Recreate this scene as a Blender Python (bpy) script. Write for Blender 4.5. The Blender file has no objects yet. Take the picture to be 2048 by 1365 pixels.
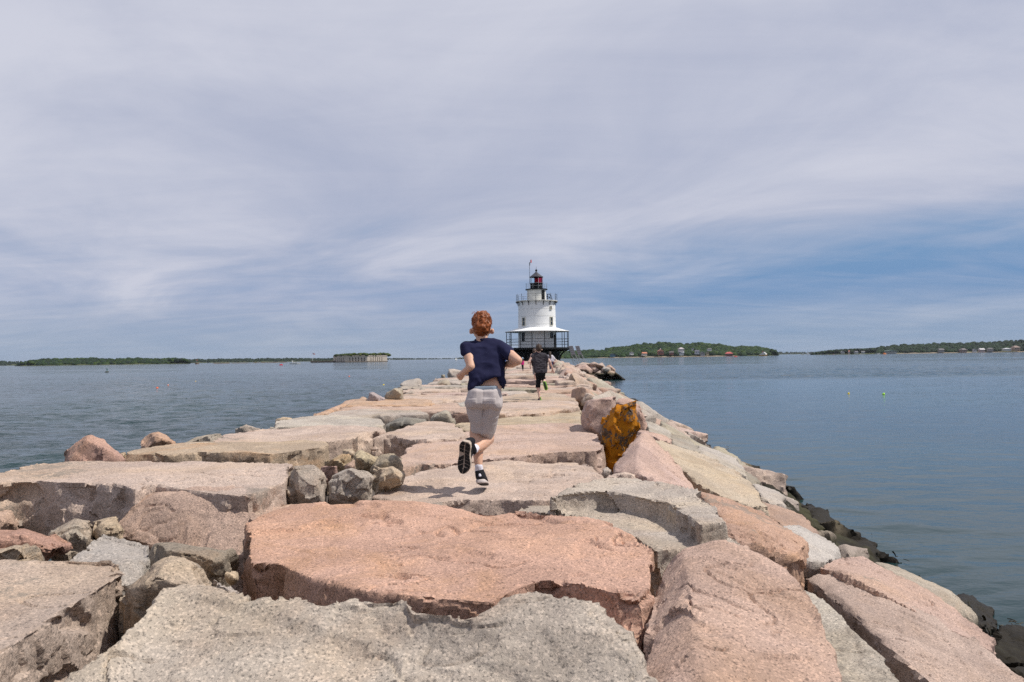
import bpy, bmesh, math, random
import numpy as np
from mathutils import Matrix, Vector

# ------------------------------------------------------------------ camera, sky, sun, exposure
scene = bpy.context.scene
COL = scene.collection
CAM = Vector((0.0, 0.0, 3.3))
FPX = 1500.0
PITCH, ROLL = math.radians(1.28), math.radians(-0.8)
cam_rot = Matrix.Rotation(math.radians(90) + PITCH, 3, 'X') @ Matrix.Rotation(ROLL, 3, 'Z')
cd = bpy.data.cameras.new('camera')
cd.sensor_width = 36.0
cd.lens = 36.0 * FPX / 2048.0
cd.clip_start, cd.clip_end = 0.05, 60000.0
cd.dof.use_dof = True
cd.dof.focus_distance = 5.6
cd.dof.aperture_fstop = 7.0
cam = bpy.data.objects.new('camera', cd)
cam.matrix_world = Matrix.Translation(CAM) @ cam_rot.to_4x4()
COL.objects.link(cam)
scene.camera = cam

SUN_EL, SUN_AZ = math.radians(58.0), math.radians(98.0)      # azimuth clockwise from +Y
world = bpy.data.worlds.new('World')
scene.world = world
world.use_nodes = True
wn, wl = world.node_tree.nodes, world.node_tree.links
wn.clear()
def wnode(t, **kw):
    n = wn.new(t)
    for k, v in kw.items():
        setattr(n, k, v)
    return n
def wmath(op, a, b=None, c=None, clamp=False):
    n = wn.new('ShaderNodeMath'); n.operation = op; n.use_clamp = clamp
    for i, v in enumerate((a, b, c)):
        if v is None: continue
        if isinstance(v, (int, float)): n.inputs[i].default_value = v
        else: wl.new(v, n.inputs[i])
    return n.outputs[0]
def wsmooth(v, a, b):
    n = wn.new('ShaderNodeMapRange'); n.interpolation_type = 'SMOOTHSTEP'
    n.inputs[1].default_value, n.inputs[2].default_value = a, b
    wl.new(v, n.inputs[0])
    return n.outputs[0]
sky = wnode('ShaderNodeTexSky', sky_type='NISHITA', sun_disc=False)
sky.sun_elevation, sky.sun_rotation = SUN_EL, SUN_AZ
sky.air_density, sky.dust_density, sky.ozone_density = 1.0, 0.6, 2.0
tc = wnode('ShaderNodeTexCoord')
sep = wnode('ShaderNodeSeparateXYZ'); wl.new(tc.outputs['Generated'], sep.inputs[0])
X, Y, Z = sep.outputs
zc = wmath('MAXIMUM', Z, 0.0)
den = wmath('ADD', zc, 0.13)
u, v = wmath('DIVIDE', X, den), wmath('DIVIDE', Y, den)
comb = wnode('ShaderNodeCombineXYZ')
wl.new(wmath('ADD', u, wmath('MULTIPLY', v, 0.25)), comb.inputs[0]); wl.new(v, comb.inputs[1])
def wnoise(scale, sx, sy, detail, rough, off, dist=0.0):
    m = wnode('ShaderNodeMapping'); wl.new(comb.outputs[0], m.inputs[0])
    m.inputs['Scale'].default_value = (sx, sy, 1); m.inputs['Location'].default_value = off
    n = wnode('ShaderNodeTexNoise'); wl.new(m.outputs[0], n.inputs['Vector'])
    n.inputs['Scale'].default_value = scale; n.inputs['Detail'].default_value = detail
    n.inputs['Roughness'].default_value = rough; n.inputs['Distortion'].default_value = dist
    return n.outputs['Fac']
n_big = wnoise(0.30, 0.6, 0.8, 3, 0.5, (3.3, 1.2, 0), 0.2)
n_mid = wnoise(0.9, 0.85, 0.8, 6, 0.58, (7.1, 4.4, 0), 0.7)
n_fine = wnoise(3.0, 0.34, 1.0, 6, 0.6, (1.7, 9.2, 0), 1.2)
# a sheet of thin high cloud over everything; it thins out and breaks up towards the horizon, most of all over the right hand shore
az = wmath('DIVIDE', X, wmath('MAXIMUM', Y, 0.05))
low = wsmooth(wmath('ADD', zc, wmath('MULTIPLY', wmath('SUBTRACT', n_mid, 0.5), 0.14)), 0.20, 0.08)
brk = wmath('MULTIPLY', low, wmath('ADD', wmath('MULTIPLY', wsmooth(az, -0.30, 0.30), 0.56), 0.12))
nsum = wmath('ADD', wmath('ADD', wmath('MULTIPLY', n_big, 0.25), wmath('MULTIPLY', n_mid, 0.47)), wmath('MULTIPLY', n_fine, 0.28))
wisps = wmath('MULTIPLY', wmath('SUBTRACT', nsum, 0.5), wmath('ADD', wmath('MULTIPLY', low, 1.9), 0.5))
cov = wmath('ADD', wmath('SUBTRACT', 0.93, brk), wisps, clamp=True)
cov = wmath('MINIMUM', cov, 0.97)
cloud = wnode('ShaderNodeMixRGB'); cloud.blend_type = 'MIX'
cloud.inputs[1].default_value = (4.55, 4.85, 6.15, 1)
cloud.inputs[2].default_value = (6.3, 6.45, 7.4, 1)
soft = wmath('ADD', wmath('ADD', wmath('MULTIPLY', n_mid, 0.5), wmath('MULTIPLY', n_big, 0.42)), wmath('MULTIPLY', n_fine, 0.08))
wl.new(wsmooth(soft, 0.36, 0.64), cloud.inputs[0])
skyhaze = wnode('ShaderNodeMixRGB')
wl.new(wsmooth(zc, 0.38, 0.05), skyhaze.inputs[0])
wl.new(sky.outputs[0], skyhaze.inputs[1]); skyhaze.inputs[2].default_value = (1.6, 2.95, 5.2, 1)
mixc = wnode('ShaderNodeMixRGB')
wl.new(cov, mixc.inputs[0]); wl.new(skyhaze.outputs[0], mixc.inputs[1]); wl.new(cloud.outputs[0], mixc.inputs[2])
# pale band of air right above the horizon
mixh = wnode('ShaderNodeMixRGB')
wl.new(wmath('MULTIPLY', wsmooth(zc, 0.10, 0.0), 0.75), mixh.inputs[0]); wl.new(mixc.outputs[0], mixh.inputs[1]); mixh.inputs[2].default_value = (3.0, 3.85, 5.05, 1)
bg = wnode('ShaderNodeBackground'); bg.inputs[1].default_value = 0.092
wl.new(mixh.outputs[0], bg.inputs[0])
wo = wnode('ShaderNodeOutputWorld'); wl.new(bg.outputs[0], wo.inputs[0])

sd = bpy.data.lights.new('sun', 'SUN')
sd.energy, sd.angle, sd.color = 4.0, math.radians(0.6), (1.0, 0.95, 0.88)
sun = bpy.data.objects.new('sun', sd)
tosun = Vector((math.sin(SUN_AZ) * math.cos(SUN_EL), math.cos(SUN_AZ) * math.cos(SUN_EL), math.sin(SUN_EL)))
sun.rotation_euler = tosun.to_track_quat('Z', 'Y').to_euler()
sun.location = (30, 10, 60)
COL.objects.link(sun)
scene.view_settings.view_transform = 'Standard'
scene.view_settings.look = 'None'
scene.view_settings.exposure = 0.12
scene.view_settings.gamma = 1.0
scene.cycles.max_bounces = 6
scene.cycles.use_denoising = False

# ------------------------------------------------------------------ helpers
def ray(px, py):
    return cam_rot @ Vector(((px - 1024.0) / FPX, -(py - 682.5) / FPX, -1.0))
def D(px, py, d):                      # the point seen at a pixel, d metres down the breakwater
    r = ray(px, py)
    return CAM + r * (d / r.y)
def PZ(px, py, z):                     # the point seen at a pixel on the level z
    r = ray(px, py)
    return CAM + r * ((z - CAM.z) / r.z)
def hy(px):                            # horizon row
    return 730.2 - 0.014 * px
def WZ(px, dpx_below, d):              # a pixel column at distance d, on the water
    p = D(px, hy(px), d); p.z = 0.0
    return p

def pnoise(P, seed=0):
    P = np.asarray(P, np.float32)
    i = np.floor(P).astype(np.int64); f = (P - i).astype(np.float32)
    w = f * f * f * (f * (f * 6 - 15) + 10)
    out = np.zeros(len(P), np.float32)
    for dx in (0, 1):
        wx = w[:, 0] if dx else 1 - w[:, 0]
        for dy in (0, 1):
            wy = w[:, 1] if dy else 1 - w[:, 1]
            for dz in (0, 1):
                wz = w[:, 2] if dz else 1 - w[:, 2]
                h = ((i[:, 0] + dx) * 374761393 + (i[:, 1] + dy) * 668265263 + (i[:, 2] + dz) * 1274126177 + seed * 974634541) & 0xffffffff
                h = ((h ^ (h >> 13)) * 1103515245) & 0xffffffff
                h = ((h ^ (h >> 16)) * 2654435761) & 0xffffffff
                g0 = (h & 1023).astype(np.float32) / 511.5 - 1
                g1 = ((h >> 10) & 1023).astype(np.float32) / 511.5 - 1
                g2 = ((h >> 20) & 1023).astype(np.float32) / 511.5 - 1
                out += wx * wy * wz * (g0 * (f[:, 0] - dx) + g1 * (f[:, 1] - dy) + g2 * (f[:, 2] - dz))
    return out * 1.1
def worley(P, seed=0):
    """piecewise flat noise: every cell is a randomly tilted plane"""
    P = np.asarray(P, np.float32)
    i = np.floor(P).astype(np.int64); best = np.full(len(P), 9e9, np.float32); val = np.zeros(len(P), np.float32)
    for dx in (-1, 0, 1):
        for dy in (-1, 0, 1):
            for dz in (-1, 0, 1):
                h = ((i[:, 0] + dx) * 374761393 + (i[:, 1] + dy) * 668265263 + (i[:, 2] + dz) * 1274126177 + seed * 974634541) & 0xffffffff
                h = ((h ^ (h >> 13)) * 1103515245) & 0xffffffff
                h = ((h ^ (h >> 16)) * 2654435761) & 0xffffffff
                r = P - i
                ox = r[:, 0] - dx - (h & 255) / 255.0; oy = r[:, 1] - dy - ((h >> 8) & 255) / 255.0; oz = r[:, 2] - dz - ((h >> 16) & 255) / 255.0
                q = ox * ox + oy * oy + oz * oz
                k = q < best
                h2 = (h * 747796405 + 2891336453) & 0xffffffff
                pl = ox * ((h2 & 255) / 127.5 - 1) + oy * (((h2 >> 8) & 255) / 127.5 - 1) + oz * (((h2 >> 16) & 255) / 127.5 - 1) + .5 * (((h2 >> 24) & 255) / 127.5 - 1)
                best = np.where(k, q, best).astype(np.float32); val = np.where(k, pl, val).astype(np.float32)
    return val
def sstep(x, a, b):
    t = np.clip((x - a) / (b - a), 0, 1)
    return t * t * (3 - 2 * t)

def mesh_np(me):
    n = len(me.vertices)
    co = np.empty(n * 3, np.float32); me.vertices.foreach_get('co', co)
    no = np.empty(n * 3, np.float32); me.vertices.foreach_get('normal', no)
    return co.reshape(-1, 3), no.reshape(-1, 3)
def set_co(me, co):
    me.vertices.foreach_set('co', np.ascontiguousarray(co, np.float32).ravel()); me.update()
def smooth(me, on=True):
    me.polygons.foreach_set('use_smooth', [on] * len(me.polygons)); me.update()
def link(o, parent=None):
    COL.objects.link(o)
    if parent is not None: o.parent = parent
    return o
def obj(name, me, m=None, parent=None, loc=None):
    o = bpy.data.objects.new(name, me)
    if m is not None:
        me.materials.clear(); me.materials.append(m)
    if loc is not None: o.location = loc
    return link(o, parent)
def empty(name, loc=(0, 0, 0)):
    o = bpy.data.objects.new(name, None); o.location = loc; o.empty_display_size = 0.2
    return link(o)
def tag(o, label=None, cat=None, group=None, kind=None):
    for k, v in (('label', label), ('category', cat), ('group', group), ('kind', kind)):
        if v: o[k] = v
    return o
def bm_obj(name, bm, m, parent=None, loc=None, sm=False):
    me = bpy.data.meshes.new(name); bm.to_mesh(me); bm.free()
    if sm: smooth(me)
    return obj(name, me, m, parent, loc)
def raw(name, verts, faces, m, parent=None, loc=None, sm=False):
    me = bpy.data.meshes.new(name); me.from_pydata([tuple(v) for v in verts], [], faces); me.update()
    if sm: smooth(me)
    return obj(name, me, m, parent, loc)
def box(bm, c, s, rot=None):
    M = Matrix.Translation(c) @ (rot.to_4x4() if rot else Matrix.Identity(4)) @ Matrix.Diagonal((s[0], s[1], s[2], 1))
    bmesh.ops.create_cube(bm, size=1.0, matrix=M)
def tube(bm, a, b, r0, r1=None, n=8):
    a, b = Vector(a), Vector(b); d = b - a
    q = d.to_track_quat('Z', 'Y').to_matrix().to_4x4()
    bmesh.ops.create_cone(bm, cap_ends=True, segments=n, radius1=r0, radius2=r0 if r1 is None else r1, depth=d.length,
                          matrix=Matrix.Translation((a + b) / 2) @ q)
def lathe(bm, prof, n=48, c=(0, 0, 0), a0=0.0, a1=2 * math.pi):
    full = abs(a1 - a0 - 2 * math.pi) < 1e-6
    rings = []
    cnt = n if full else n + 1
    for r, z in prof:
        rings.append([bm.verts.new((c[0] + r * math.cos(a0 + (a1 - a0) * k / n), c[1] + r * math.sin(a0 + (a1 - a0) * k / n), c[2] + z)) for k in range(cnt)])
    for A, B in zip(rings, rings[1:]):
        for k in range(n):
            k2 = (k + 1) % cnt
            bm.faces.new((A[k], A[k2], B[k2], B[k]))
    return rings

# ------------------------------------------------------------------ materials
def mat(name, color, rough=0.6, spec=0.4, metal=0.0, var=0.0, vscale=3.0, bump=0.0, bscale=40.0):
    m = bpy.data.materials.new(name); m.use_nodes = True
    nt = m.node_tree; b = nt.nodes['Principled BSDF']
    b.inputs['Base Color'].default_value = (*color, 1); b.inputs['Roughness'].default_value = rough
    b.inputs['Specular IOR Level'].default_value = spec; b.inputs['Metallic'].default_value = metal
    if var or bump:
        t = nt.nodes.new('ShaderNodeTexCoord')
        n = nt.nodes.new('ShaderNodeTexNoise'); nt.links.new(t.outputs['Object'], n.inputs['Vector'])
        n.inputs['Scale'].default_value = vscale; n.inputs['Detail'].default_value = 6; n.inputs['Roughness'].default_value = 0.65
    if var:
        mr = nt.nodes.new('ShaderNodeMapRange'); nt.links.new(n.outputs['Fac'], mr.inputs[0])
        mr.inputs[1].default_value, mr.inputs[2].default_value = 0.25, 0.75
        mr.inputs[3].default_value, mr.inputs[4].default_value = 1 - var, 1 + var
        mx = nt.nodes.new('ShaderNodeMixRGB'); mx.blend_type = 'MULTIPLY'; mx.inputs[0].default_value = 1
        mx.inputs[1].default_value = (*color, 1); nt.links.new(mr.outputs[0], mx.inputs[2])
        nt.links.new(mx.outputs[0], b.inputs['Base Color'])
    if bump:
        n2 = nt.nodes.new('ShaderNodeTexNoise'); nt.links.new(t.outputs['Object'], n2.inputs['Vector'])
        n2.inputs['Scale'].default_value = bscale; n2.inputs['Detail'].default_value = 5
        bp = nt.nodes.new('ShaderNodeBump'); bp.inputs['Strength'].default_value = bump; bp.inputs['Distance'].default_value = 0.02
        nt.links.new(n2.outputs['Fac'], bp.inputs['Height']); nt.links.new(bp.outputs[0], b.inputs['Normal'])
    return m

def nd(nt, t, **kw):
    n = nt.nodes.new(t)
    for k, v in kw.items(): setattr(n, k, v)
    return n
def nnoise(nt, vec, scale, detail=4, rough=0.6, dist=0.0):
    n = nd(nt, 'ShaderNodeTexNoise'); nt.links.new(vec, n.inputs['Vector'])
    n.inputs['Scale'].default_value = scale; n.inputs['Detail'].default_value = detail
    n.inputs['Roughness'].default_value = rough; n.inputs['Distortion'].default_value = dist
    return n.outputs['Fac']
def nrange(nt, v, a, b, c=0.0, d=1.0, sm=True):
    n = nd(nt, 'ShaderNodeMapRange')
    if sm: n.interpolation_type = 'SMOOTHSTEP'
    for k, x in zip((1, 2, 3, 4), (a, b, c, d)): n.inputs[k].default_value = x
    nt.links.new(v, n.inputs[0]); return n.outputs[0]
def nmix(nt, f, a, b, mode='MIX'):
    n = nd(nt, 'ShaderNodeMixRGB', blend_type=mode)
    for k, x in zip((0, 1, 2), (f, a, b)):
        if isinstance(x, (int, float)): n.inputs[k].default_value = x
        elif isinstance(x, tuple): n.inputs[k].default_value = (*x, 1)
        else: nt.links.new(x, n.inputs[k])
    return n.outputs[0]
def nmath(nt, op, a, b=0.0, clamp=False):
    n = nd(nt, 'ShaderNodeMath', operation=op, use_clamp=clamp)
    for k, x in enumerate((a, b)):
        if isinstance(x, (int, float)): n.inputs[k].default_value = x
        else: nt.links.new(x, n.inputs[k])
    return n.outputs[0]

def granite_material(name, lichen=False, attr=False):
    m = bpy.data.materials.new(name); m.use_nodes = True
    nt = m.node_tree; b = nt.nodes['Principled BSDF']; L = nt.links
    t = nd(nt, 'ShaderNodeTexCoord'); oi = nd(nt, 'ShaderNodeObjectInfo')
    if attr:
        at = nd(nt, 'ShaderNodeAttribute', attribute_name='tint'); base, rustf = at.outputs['Color'], at.outputs['Alpha']
        vec = t.outputs['Object']
    else:
        base, rustf = oi.outputs['Color'], oi.outputs['Alpha']
        ad = nd(nt, 'ShaderNodeVectorMath', operation='ADD'); L.new(t.outputs['Object'], ad.inputs[0])
        sc = nd(nt, 'ShaderNodeVectorMath', operation='SCALE'); sc.inputs[0].default_value = (37.0, 71.0, 19.0); L.new(oi.outputs['Random'], sc.inputs['Scale'])
        L.new(sc.outputs[0], ad.inputs[1]); vec = ad.outputs[0]
    geo = nd(nt, 'ShaderNodeNewGeometry')
    base = nmix(nt, 1.0, base, (0.97, 0.93, 0.925), 'MULTIPLY')
    base = nmix(nt, nrange(nt, nnoise(nt, vec, 0.9, 4, 0.6, 0.5), 0.42, 0.68, 0.0, 0.7), base, nmix(nt, 1.0, base, (1.04, 0.985, 0.86), 'MULTIPLY'))
    patch = nnoise(nt, vec, 2.1, 5, 0.6, 0.4)
    c = nmix(nt, nrange(nt, patch, 0.44, 0.58, 0.0, 0.75), base, nmix(nt, 1.0, base, (0.78, 0.77, 0.77), 'MULTIPLY'))
    c = nmix(nt, nrange(nt, nnoise(nt, vec, 5.5, 6, 0.7, 0.3), 0.52, 0.75, 0.0, 0.45), c, nmix(nt, 1.0, c, (1.25, 1.2, 1.12), 'MULTIPLY'))
    # rust and weather stains in patches of their own
    st = nrange(nt, nnoise(nt, vec, 1.6, 6, 0.68, 0.9), 0.46, 0.66)
    c = nmix(nt, nmath(nt, 'MULTIPLY', st, rustf, True), c, (0.46, 0.25, 0.11))
    # crystals: pale feldspar, dark mica
    vo = nd(nt, 'ShaderNodeTexVoronoi'); L.new(vec, vo.inputs['Vector']); vo.inputs['Scale'].default_value = 150.0
    vs = nd(nt, 'ShaderNodeSeparateColor'); L.new(vo.outputs['Color'], vs.inputs[0])
    c = nmix(nt, nrange(nt, vs.outputs[0], 0.68, 0.9, 0.0, 0.8), c, nmix(nt, 1.0, c, (1.5, 1.47, 1.45), 'MULTIPLY'))
    g2 = nnoise(nt, vec, 110.0, 3, 0.65)
    c = nmix(nt, nrange(nt, g2, 0.55, 0.64, 0.0, 0.78), c, nmix(nt, 1.0, c, (0.24, 0.25, 0.27), 'MULTIPLY'))
    g3 = nnoise(nt, vec, 42.0, 5, 0.7)
    c = nmix(nt, nrange(nt, g3, 0.54, 0.74, 0.0, 0.45), c, nmix(nt, 1.0, c, (0.6, 0.57, 0.55), 'MULTIPLY'))
    rough_in = 0.86
    if lichen:
        lf = nrange(nt, nmath(nt, 'ADD', nmath(nt, 'MULTIPLY', nnoise(nt, vec, 3.2, 6, 0.7, 0.6), 0.55), nmath(nt, 'MULTIPLY', nnoise(nt, vec, 22.0, 6, 0.75, 0.4), 0.5)), 0.50, 0.535)
        c = nmix(nt, lf, c, nmix(nt, nnoise(nt, vec, 9.0), (0.30, 0.09, 0.004), (0.58, 0.24, 0.010)))
    else:
        lf = nrange(nt, nmath(nt, 'ADD', nmath(nt, 'MULTIPLY', nnoise(nt, vec, 0.9, 3, 0.6), 0.6), nmath(nt, 'MULTIPLY', nnoise(nt, vec, 14.0, 6, 0.75), 0.4)), 0.585, 0.615)
        c = nmix(nt, nmath(nt, 'MULTIPLY', lf, 0.62), c, (0.21, 0.185, 0.155))
    # tide mark: weed-stained and wet below the high water line
    sx = nd(nt, 'ShaderNodeSeparateXYZ'); L.new(geo.outputs['Position'], sx.inputs[0])
    wob = nmath(nt, 'ADD', sx.outputs[2], nmath(nt, 'MULTIPLY', nmath(nt, 'SUBTRACT', nnoise(nt, geo.outputs['Position'], 1.1, 5, 0.65), 0.5), 0.9))
    olive = nrange(nt, wob, 1.22, 0.92)
    black = nrange(nt, wob, 0.95, 0.62)
    c = nmix(nt, nmath(nt, 'MULTIPLY', olive, 0.85), c, nmix(nt, nnoise(nt, vec, 6.0), (0.035, 0.042, 0.014), (0.075, 0.06, 0.035)))
    c = nmix(nt, black, c, nmix(nt, nnoise(nt, vec, 9.0), (0.007, 0.006, 0.005), (0.028, 0.021, 0.011)))
    L.new(c, b.inputs['Base Color'])
    L.new(nrange(nt, wob, 0.15, 1.0, 0.55, rough_in), b.inputs['Roughness'])
    b.inputs['Specular IOR Level'].default_value = 0.2
    h = nmath(nt, 'ADD', nmath(nt, 'MULTIPLY', nnoise(nt, vec, 18.0, 8, 0.72), 1.0), nmath(nt, 'MULTIPLY', nnoise(nt, vec, 130.0, 4, 0.7), 0.3))
    bp = nd(nt, 'ShaderNodeBump'); bp.inputs['Strength'].default_value = 0.9; bp.inputs['Distance'].default_value = 0.014
    L.new(h, bp.inputs['Height']); L.new(bp.outputs[0], b.inputs['Normal'])
    return m
GRANITE = granite_material('granite')
LICHEN = granite_material('lichen_granite', lichen=True)
GRANITE_FAR = granite_material('granite_far', attr=True)

# ------------------------------------------------------------------ water
def water_material():
    m = bpy.data.materials.new('sea_water'); m.use_nodes = True
    nt = m.node_tree; b = nt.nodes['Principled BSDF']; L = nt.links
    g = nd(nt, 'ShaderNodeNewGeometry'); pos = g.outputs['Position']
    big = nnoise(nt, pos, 0.045, 3, 0.5)
    L.new(nmix(nt, nrange(nt, big, 0.35, 0.65), (0.009, 0.029, 0.031), (0.015, 0.042, 0.042)), b.inputs['Base Color'])
    b.inputs['IOR'].default_value = 1.333; b.inputs['Specular IOR Level'].default_value = 0.42
    b.inputs['Roughness'].default_value = 0.07
    mp = nd(nt, 'ShaderNodeMapping'); L.new(pos, mp.inputs[0]); mp.inputs['Scale'].default_value = (0.6, 1.0, 1.0); mp.inputs['Rotation'].default_value = (0, 0, 0.25)
    sx = nd(nt, 'ShaderNodeSeparateXYZ'); L.new(pos, sx.inputs[0])
    # the lee of the breakwater is calmer than the open side
    lee = nmath(nt, 'MULTIPLY', nrange(nt, nmath(nt, 'SUBTRACT', sx.outputs[0], nmath(nt, 'MULTIPLY', sx.outputs[1], 0.05)), -1.0, 8.0), nrange(nt, sx.outputs[1], 112.0, 88.0))
    h = nmath(nt, 'ADD', nmath(nt, 'MULTIPLY', nnoise(nt, mp.outputs[0], 1.6, 5, 0.6, 0.3), 1.0), nmath(nt, 'MULTIPLY', nnoise(nt, mp.outputs[0], 0.45, 4, 0.6, 0.2), 2.0))
    h = nmath(nt, 'ADD', h, nmath(nt, 'MULTIPLY', nnoise(nt, mp.outputs[0], 7.0, 3, 0.6), 0.12))
    bp = nd(nt, 'ShaderNodeBump'); bp.inputs['Distance'].default_value = 0.30
    gust = nrange(nt, nnoise(nt, pos, 0.02, 3, 0.6), 0.35, 0.65, 0.7, 1.15)
    L.new(nmath(nt, 'MULTIPLY', nrange(nt, lee, 0.0, 1.0, 0.75, 0.10), gust), bp.inputs['Strength']); L.new(h, bp.inputs['Height'])
    L.new(bp.outputs[0], b.inputs['Normal'])
    return m
WATER = water_material()
def build_water():
    ys = [-120.0, -60.0, -25.0, -8.0, 0.0, 4.0]
    y = 6.0
    while y < 260: ys.append(y); y *= 1.0085
    while y < 45000: ys.append(y); y *= 1.16
    ys = np.array(ys, np.float32); nc = 420
    s = np.linspace(-1, 1, nc, dtype=np.float32)
    hw = np.maximum(ys, 4) * 0.95 + 14.0
    hw[ys > 400] *= 1.8; hw[ys < 4] = 60
    XX = hw[:, None] * s[None, :]; YY = np.repeat(ys[:, None], nc, 1)
    P = np.stack([XX.ravel(), YY.ravel(), np.zeros(XX.size, np.float32)], 1)
    lee = sstep(P[:, 0] - 0.05 * P[:, 1], -1, 9) * sstep(P[:, 1], 112, 88)
    amp = (1 - 0.86 * lee) * sstep(P[:, 1], 600, 90)
    gust = 0.75 + 0.6 * pnoise(P * 0.03, 5)
    q = np.stack([P[:, 0] * 0.9 + 0.3 * P[:, 1], P[:, 1] - 0.25 * P[:, 0], P[:, 2]], 1).astype(np.float32)
    h = 0.20 * pnoise(q * (0.25, 0.5, 1), 1) + 0.16 * pnoise(q * (0.65, 1.15, 1), 2) + 0.075 * pnoise(q * (1.4, 2.6, 1), 3) + 0.014 * pnoise(q * (3.5, 5.2, 1), 4) * sstep(P[:, 1], 80, 30)
    P[:, 2] = h * amp * gust
    nr = len(ys)
    a = (np.arange(nr - 1)[:, None] * nc + np.arange(nc - 1)[None, :]).ravel()
    F = np.stack([a, a + 1, a + nc + 1, a + nc], 1)
    me = bpy.data.meshes.new('sea'); me.vertices.add(len(P)); me.vertices.foreach_set('co', P.ravel())
    me.loops.add(F.size); me.loops.foreach_set('vertex_index', F.ravel().astype(np.int32))
    me.polygons.add(len(F)); me.polygons.foreach_set('loop_start', np.arange(0, F.size, 4, dtype=np.int32))
    me.update(calc_edges=True); smooth(me)
    tag(obj('sea', me, WATER), 'grey blue sea water with small wind waves', None, None, 'structure')
build_water()
def seabed():
    v = [(-4000, -200, -4), (4000, -200, -4), (4000, 9000, -6), (-4000, 9000, -6)]
    tag(raw('seabed', v, [(0, 1, 2, 3)], mat('seabed_mud', (0.05, 0.05, 0.04), 0.9)), kind='structure')
# ------------------------------------------------------------------ breakwater: stones
ROOT = empty('breakwater', (0, 0, 0))
tag(ROOT, 'long breakwater of stacked pink and grey granite blocks leading to the lighthouse', 'breakwater')
def xl(d): return -3.75 + 0.04 * d
def xr(d): return 0.75 + 0.05 * d
def xw(d): return 5.25 + 0.066 * d
def ztop(d): return 2.4 + 0.002 * d

PALE, PINK, SALMON = (.485, .40, .335), (.455, .345, .275), (.505, .335, .255)
GREY, GREEN, TAN = (.44, .395, .345), (.37, .34, .28), (.45, .375, .275)
DARK, BROWN, OCHRE = (.22, .215, .20), (.36, .25, .20), (.47, .31, .15)
LILAC = (.40, .36, .37)

pending = []           # (temp object, voxel size, finish function)
def queue(bm, voxel, smooth_it, fin):
    me = bpy.data.meshes.new('tmp'); bm.to_mesh(me); bm.free()
    o = bpy.data.objects.new('tmp', me); COL.objects.link(o)
    r = o.modifiers.new('r', 'REMESH'); r.mode = 'VOXEL'; r.voxel_size = voxel
    if smooth_it:
        s = o.modifiers.new('s', 'SMOOTH'); s.factor = 0.5; s.iterations = smooth_it
    pending.append((o, fin))
def flush():
    dg = bpy.context.evaluated_depsgraph_get()
    res = []
    for o, fin in pending:
        res.append(bpy.data.meshes.new_from_object(o.evaluated_get(dg)))
    for (o, fin), me in zip(pending, res):
        base = o.data
        bpy.data.objects.remove(o); bpy.data.meshes.remove(base)
        smooth(me); fin(me)
    pending.clear()

def jitter_outline(pts, rng, seg=0.16, amp=0.018):
    out = []
    n = len(pts)
    for i in range(n):
        a, b = Vector(pts[i]), Vector(pts[(i + 1) % n])
        L = (b - a).length; k = max(1, int(L / seg))
        t = (b - a); nrm = Vector((t.y, -t.x, 0)).normalized() if t.length > 1e-6 else Vector((0, 0, 0))
        for j in range(k):
            p = a.lerp(b, j / k)
            out.append(p + nrm * rng.gauss(0, amp) * (0.4 if j == 0 else 1.0) + Vector((0, 0, rng.gauss(0, amp * 0.35))))
    return out
def prism(bm, top, h, taper=1.04, drop_noise=0.0, rng=None):
    c = sum(top, Vector()) / len(top)
    tv = [bm.verts.new(p) for p in top]
    bv = [bm.verts.new((c.x + (p.x - c.x) * taper, c.y + (p.y - c.y) * taper, p.z - h)) for p in top]
    n = len(top)
    fs = [bm.faces.new(tv), bm.faces.new(bv[::-1])]
    for i in range(n):
        bm.faces.new((tv[i], bv[i], bv[(i + 1) % n], tv[(i + 1) % n]))
    bmesh.ops.recalc_face_normals(bm, faces=bm.faces[:])
    bmesh.ops.triangulate(bm, faces=fs, ngon_method='EAR_CLIP')
def hull(bm, pts):
    vs = [bm.verts.new(p) for p in pts]
    r = bmesh.ops.convex_hull(bm, input=vs)
    dead = list({g for g in r['geom_interior'] + r['geom_unused'] if isinstance(g, bmesh.types.BMVert)})
    if dead: bmesh.ops.delete(bm, geom=dead, context='VERTS')

def facets(bm, rg, n, lo, hi, aim=None):
    """split random flat faces off a closed hull"""
    for k in range(n):
        vs = [v.co for v in bm.verts]
        if len(vs) < 4: return
        nv = Vector((rg.gauss(0, 1), rg.gauss(-.5, 1), rg.gauss(.3, 1))).normalized()
        c = sum(vs, Vector()) / len(vs)
        ext = max((v - c).dot(nv) for v in vs)
        g = bmesh.ops.bisect_plane(bm, geom=bm.verts[:] + bm.edges[:] + bm.faces[:], plane_co=c + nv * ext * rg.uniform(lo, hi), plane_no=nv, clear_outer=True)
        ed = [e for e in g['geom_cut'] if isinstance(e, bmesh.types.BMEdge)]
        if ed: bmesh.ops.contextual_create(bm, geom=ed)

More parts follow.
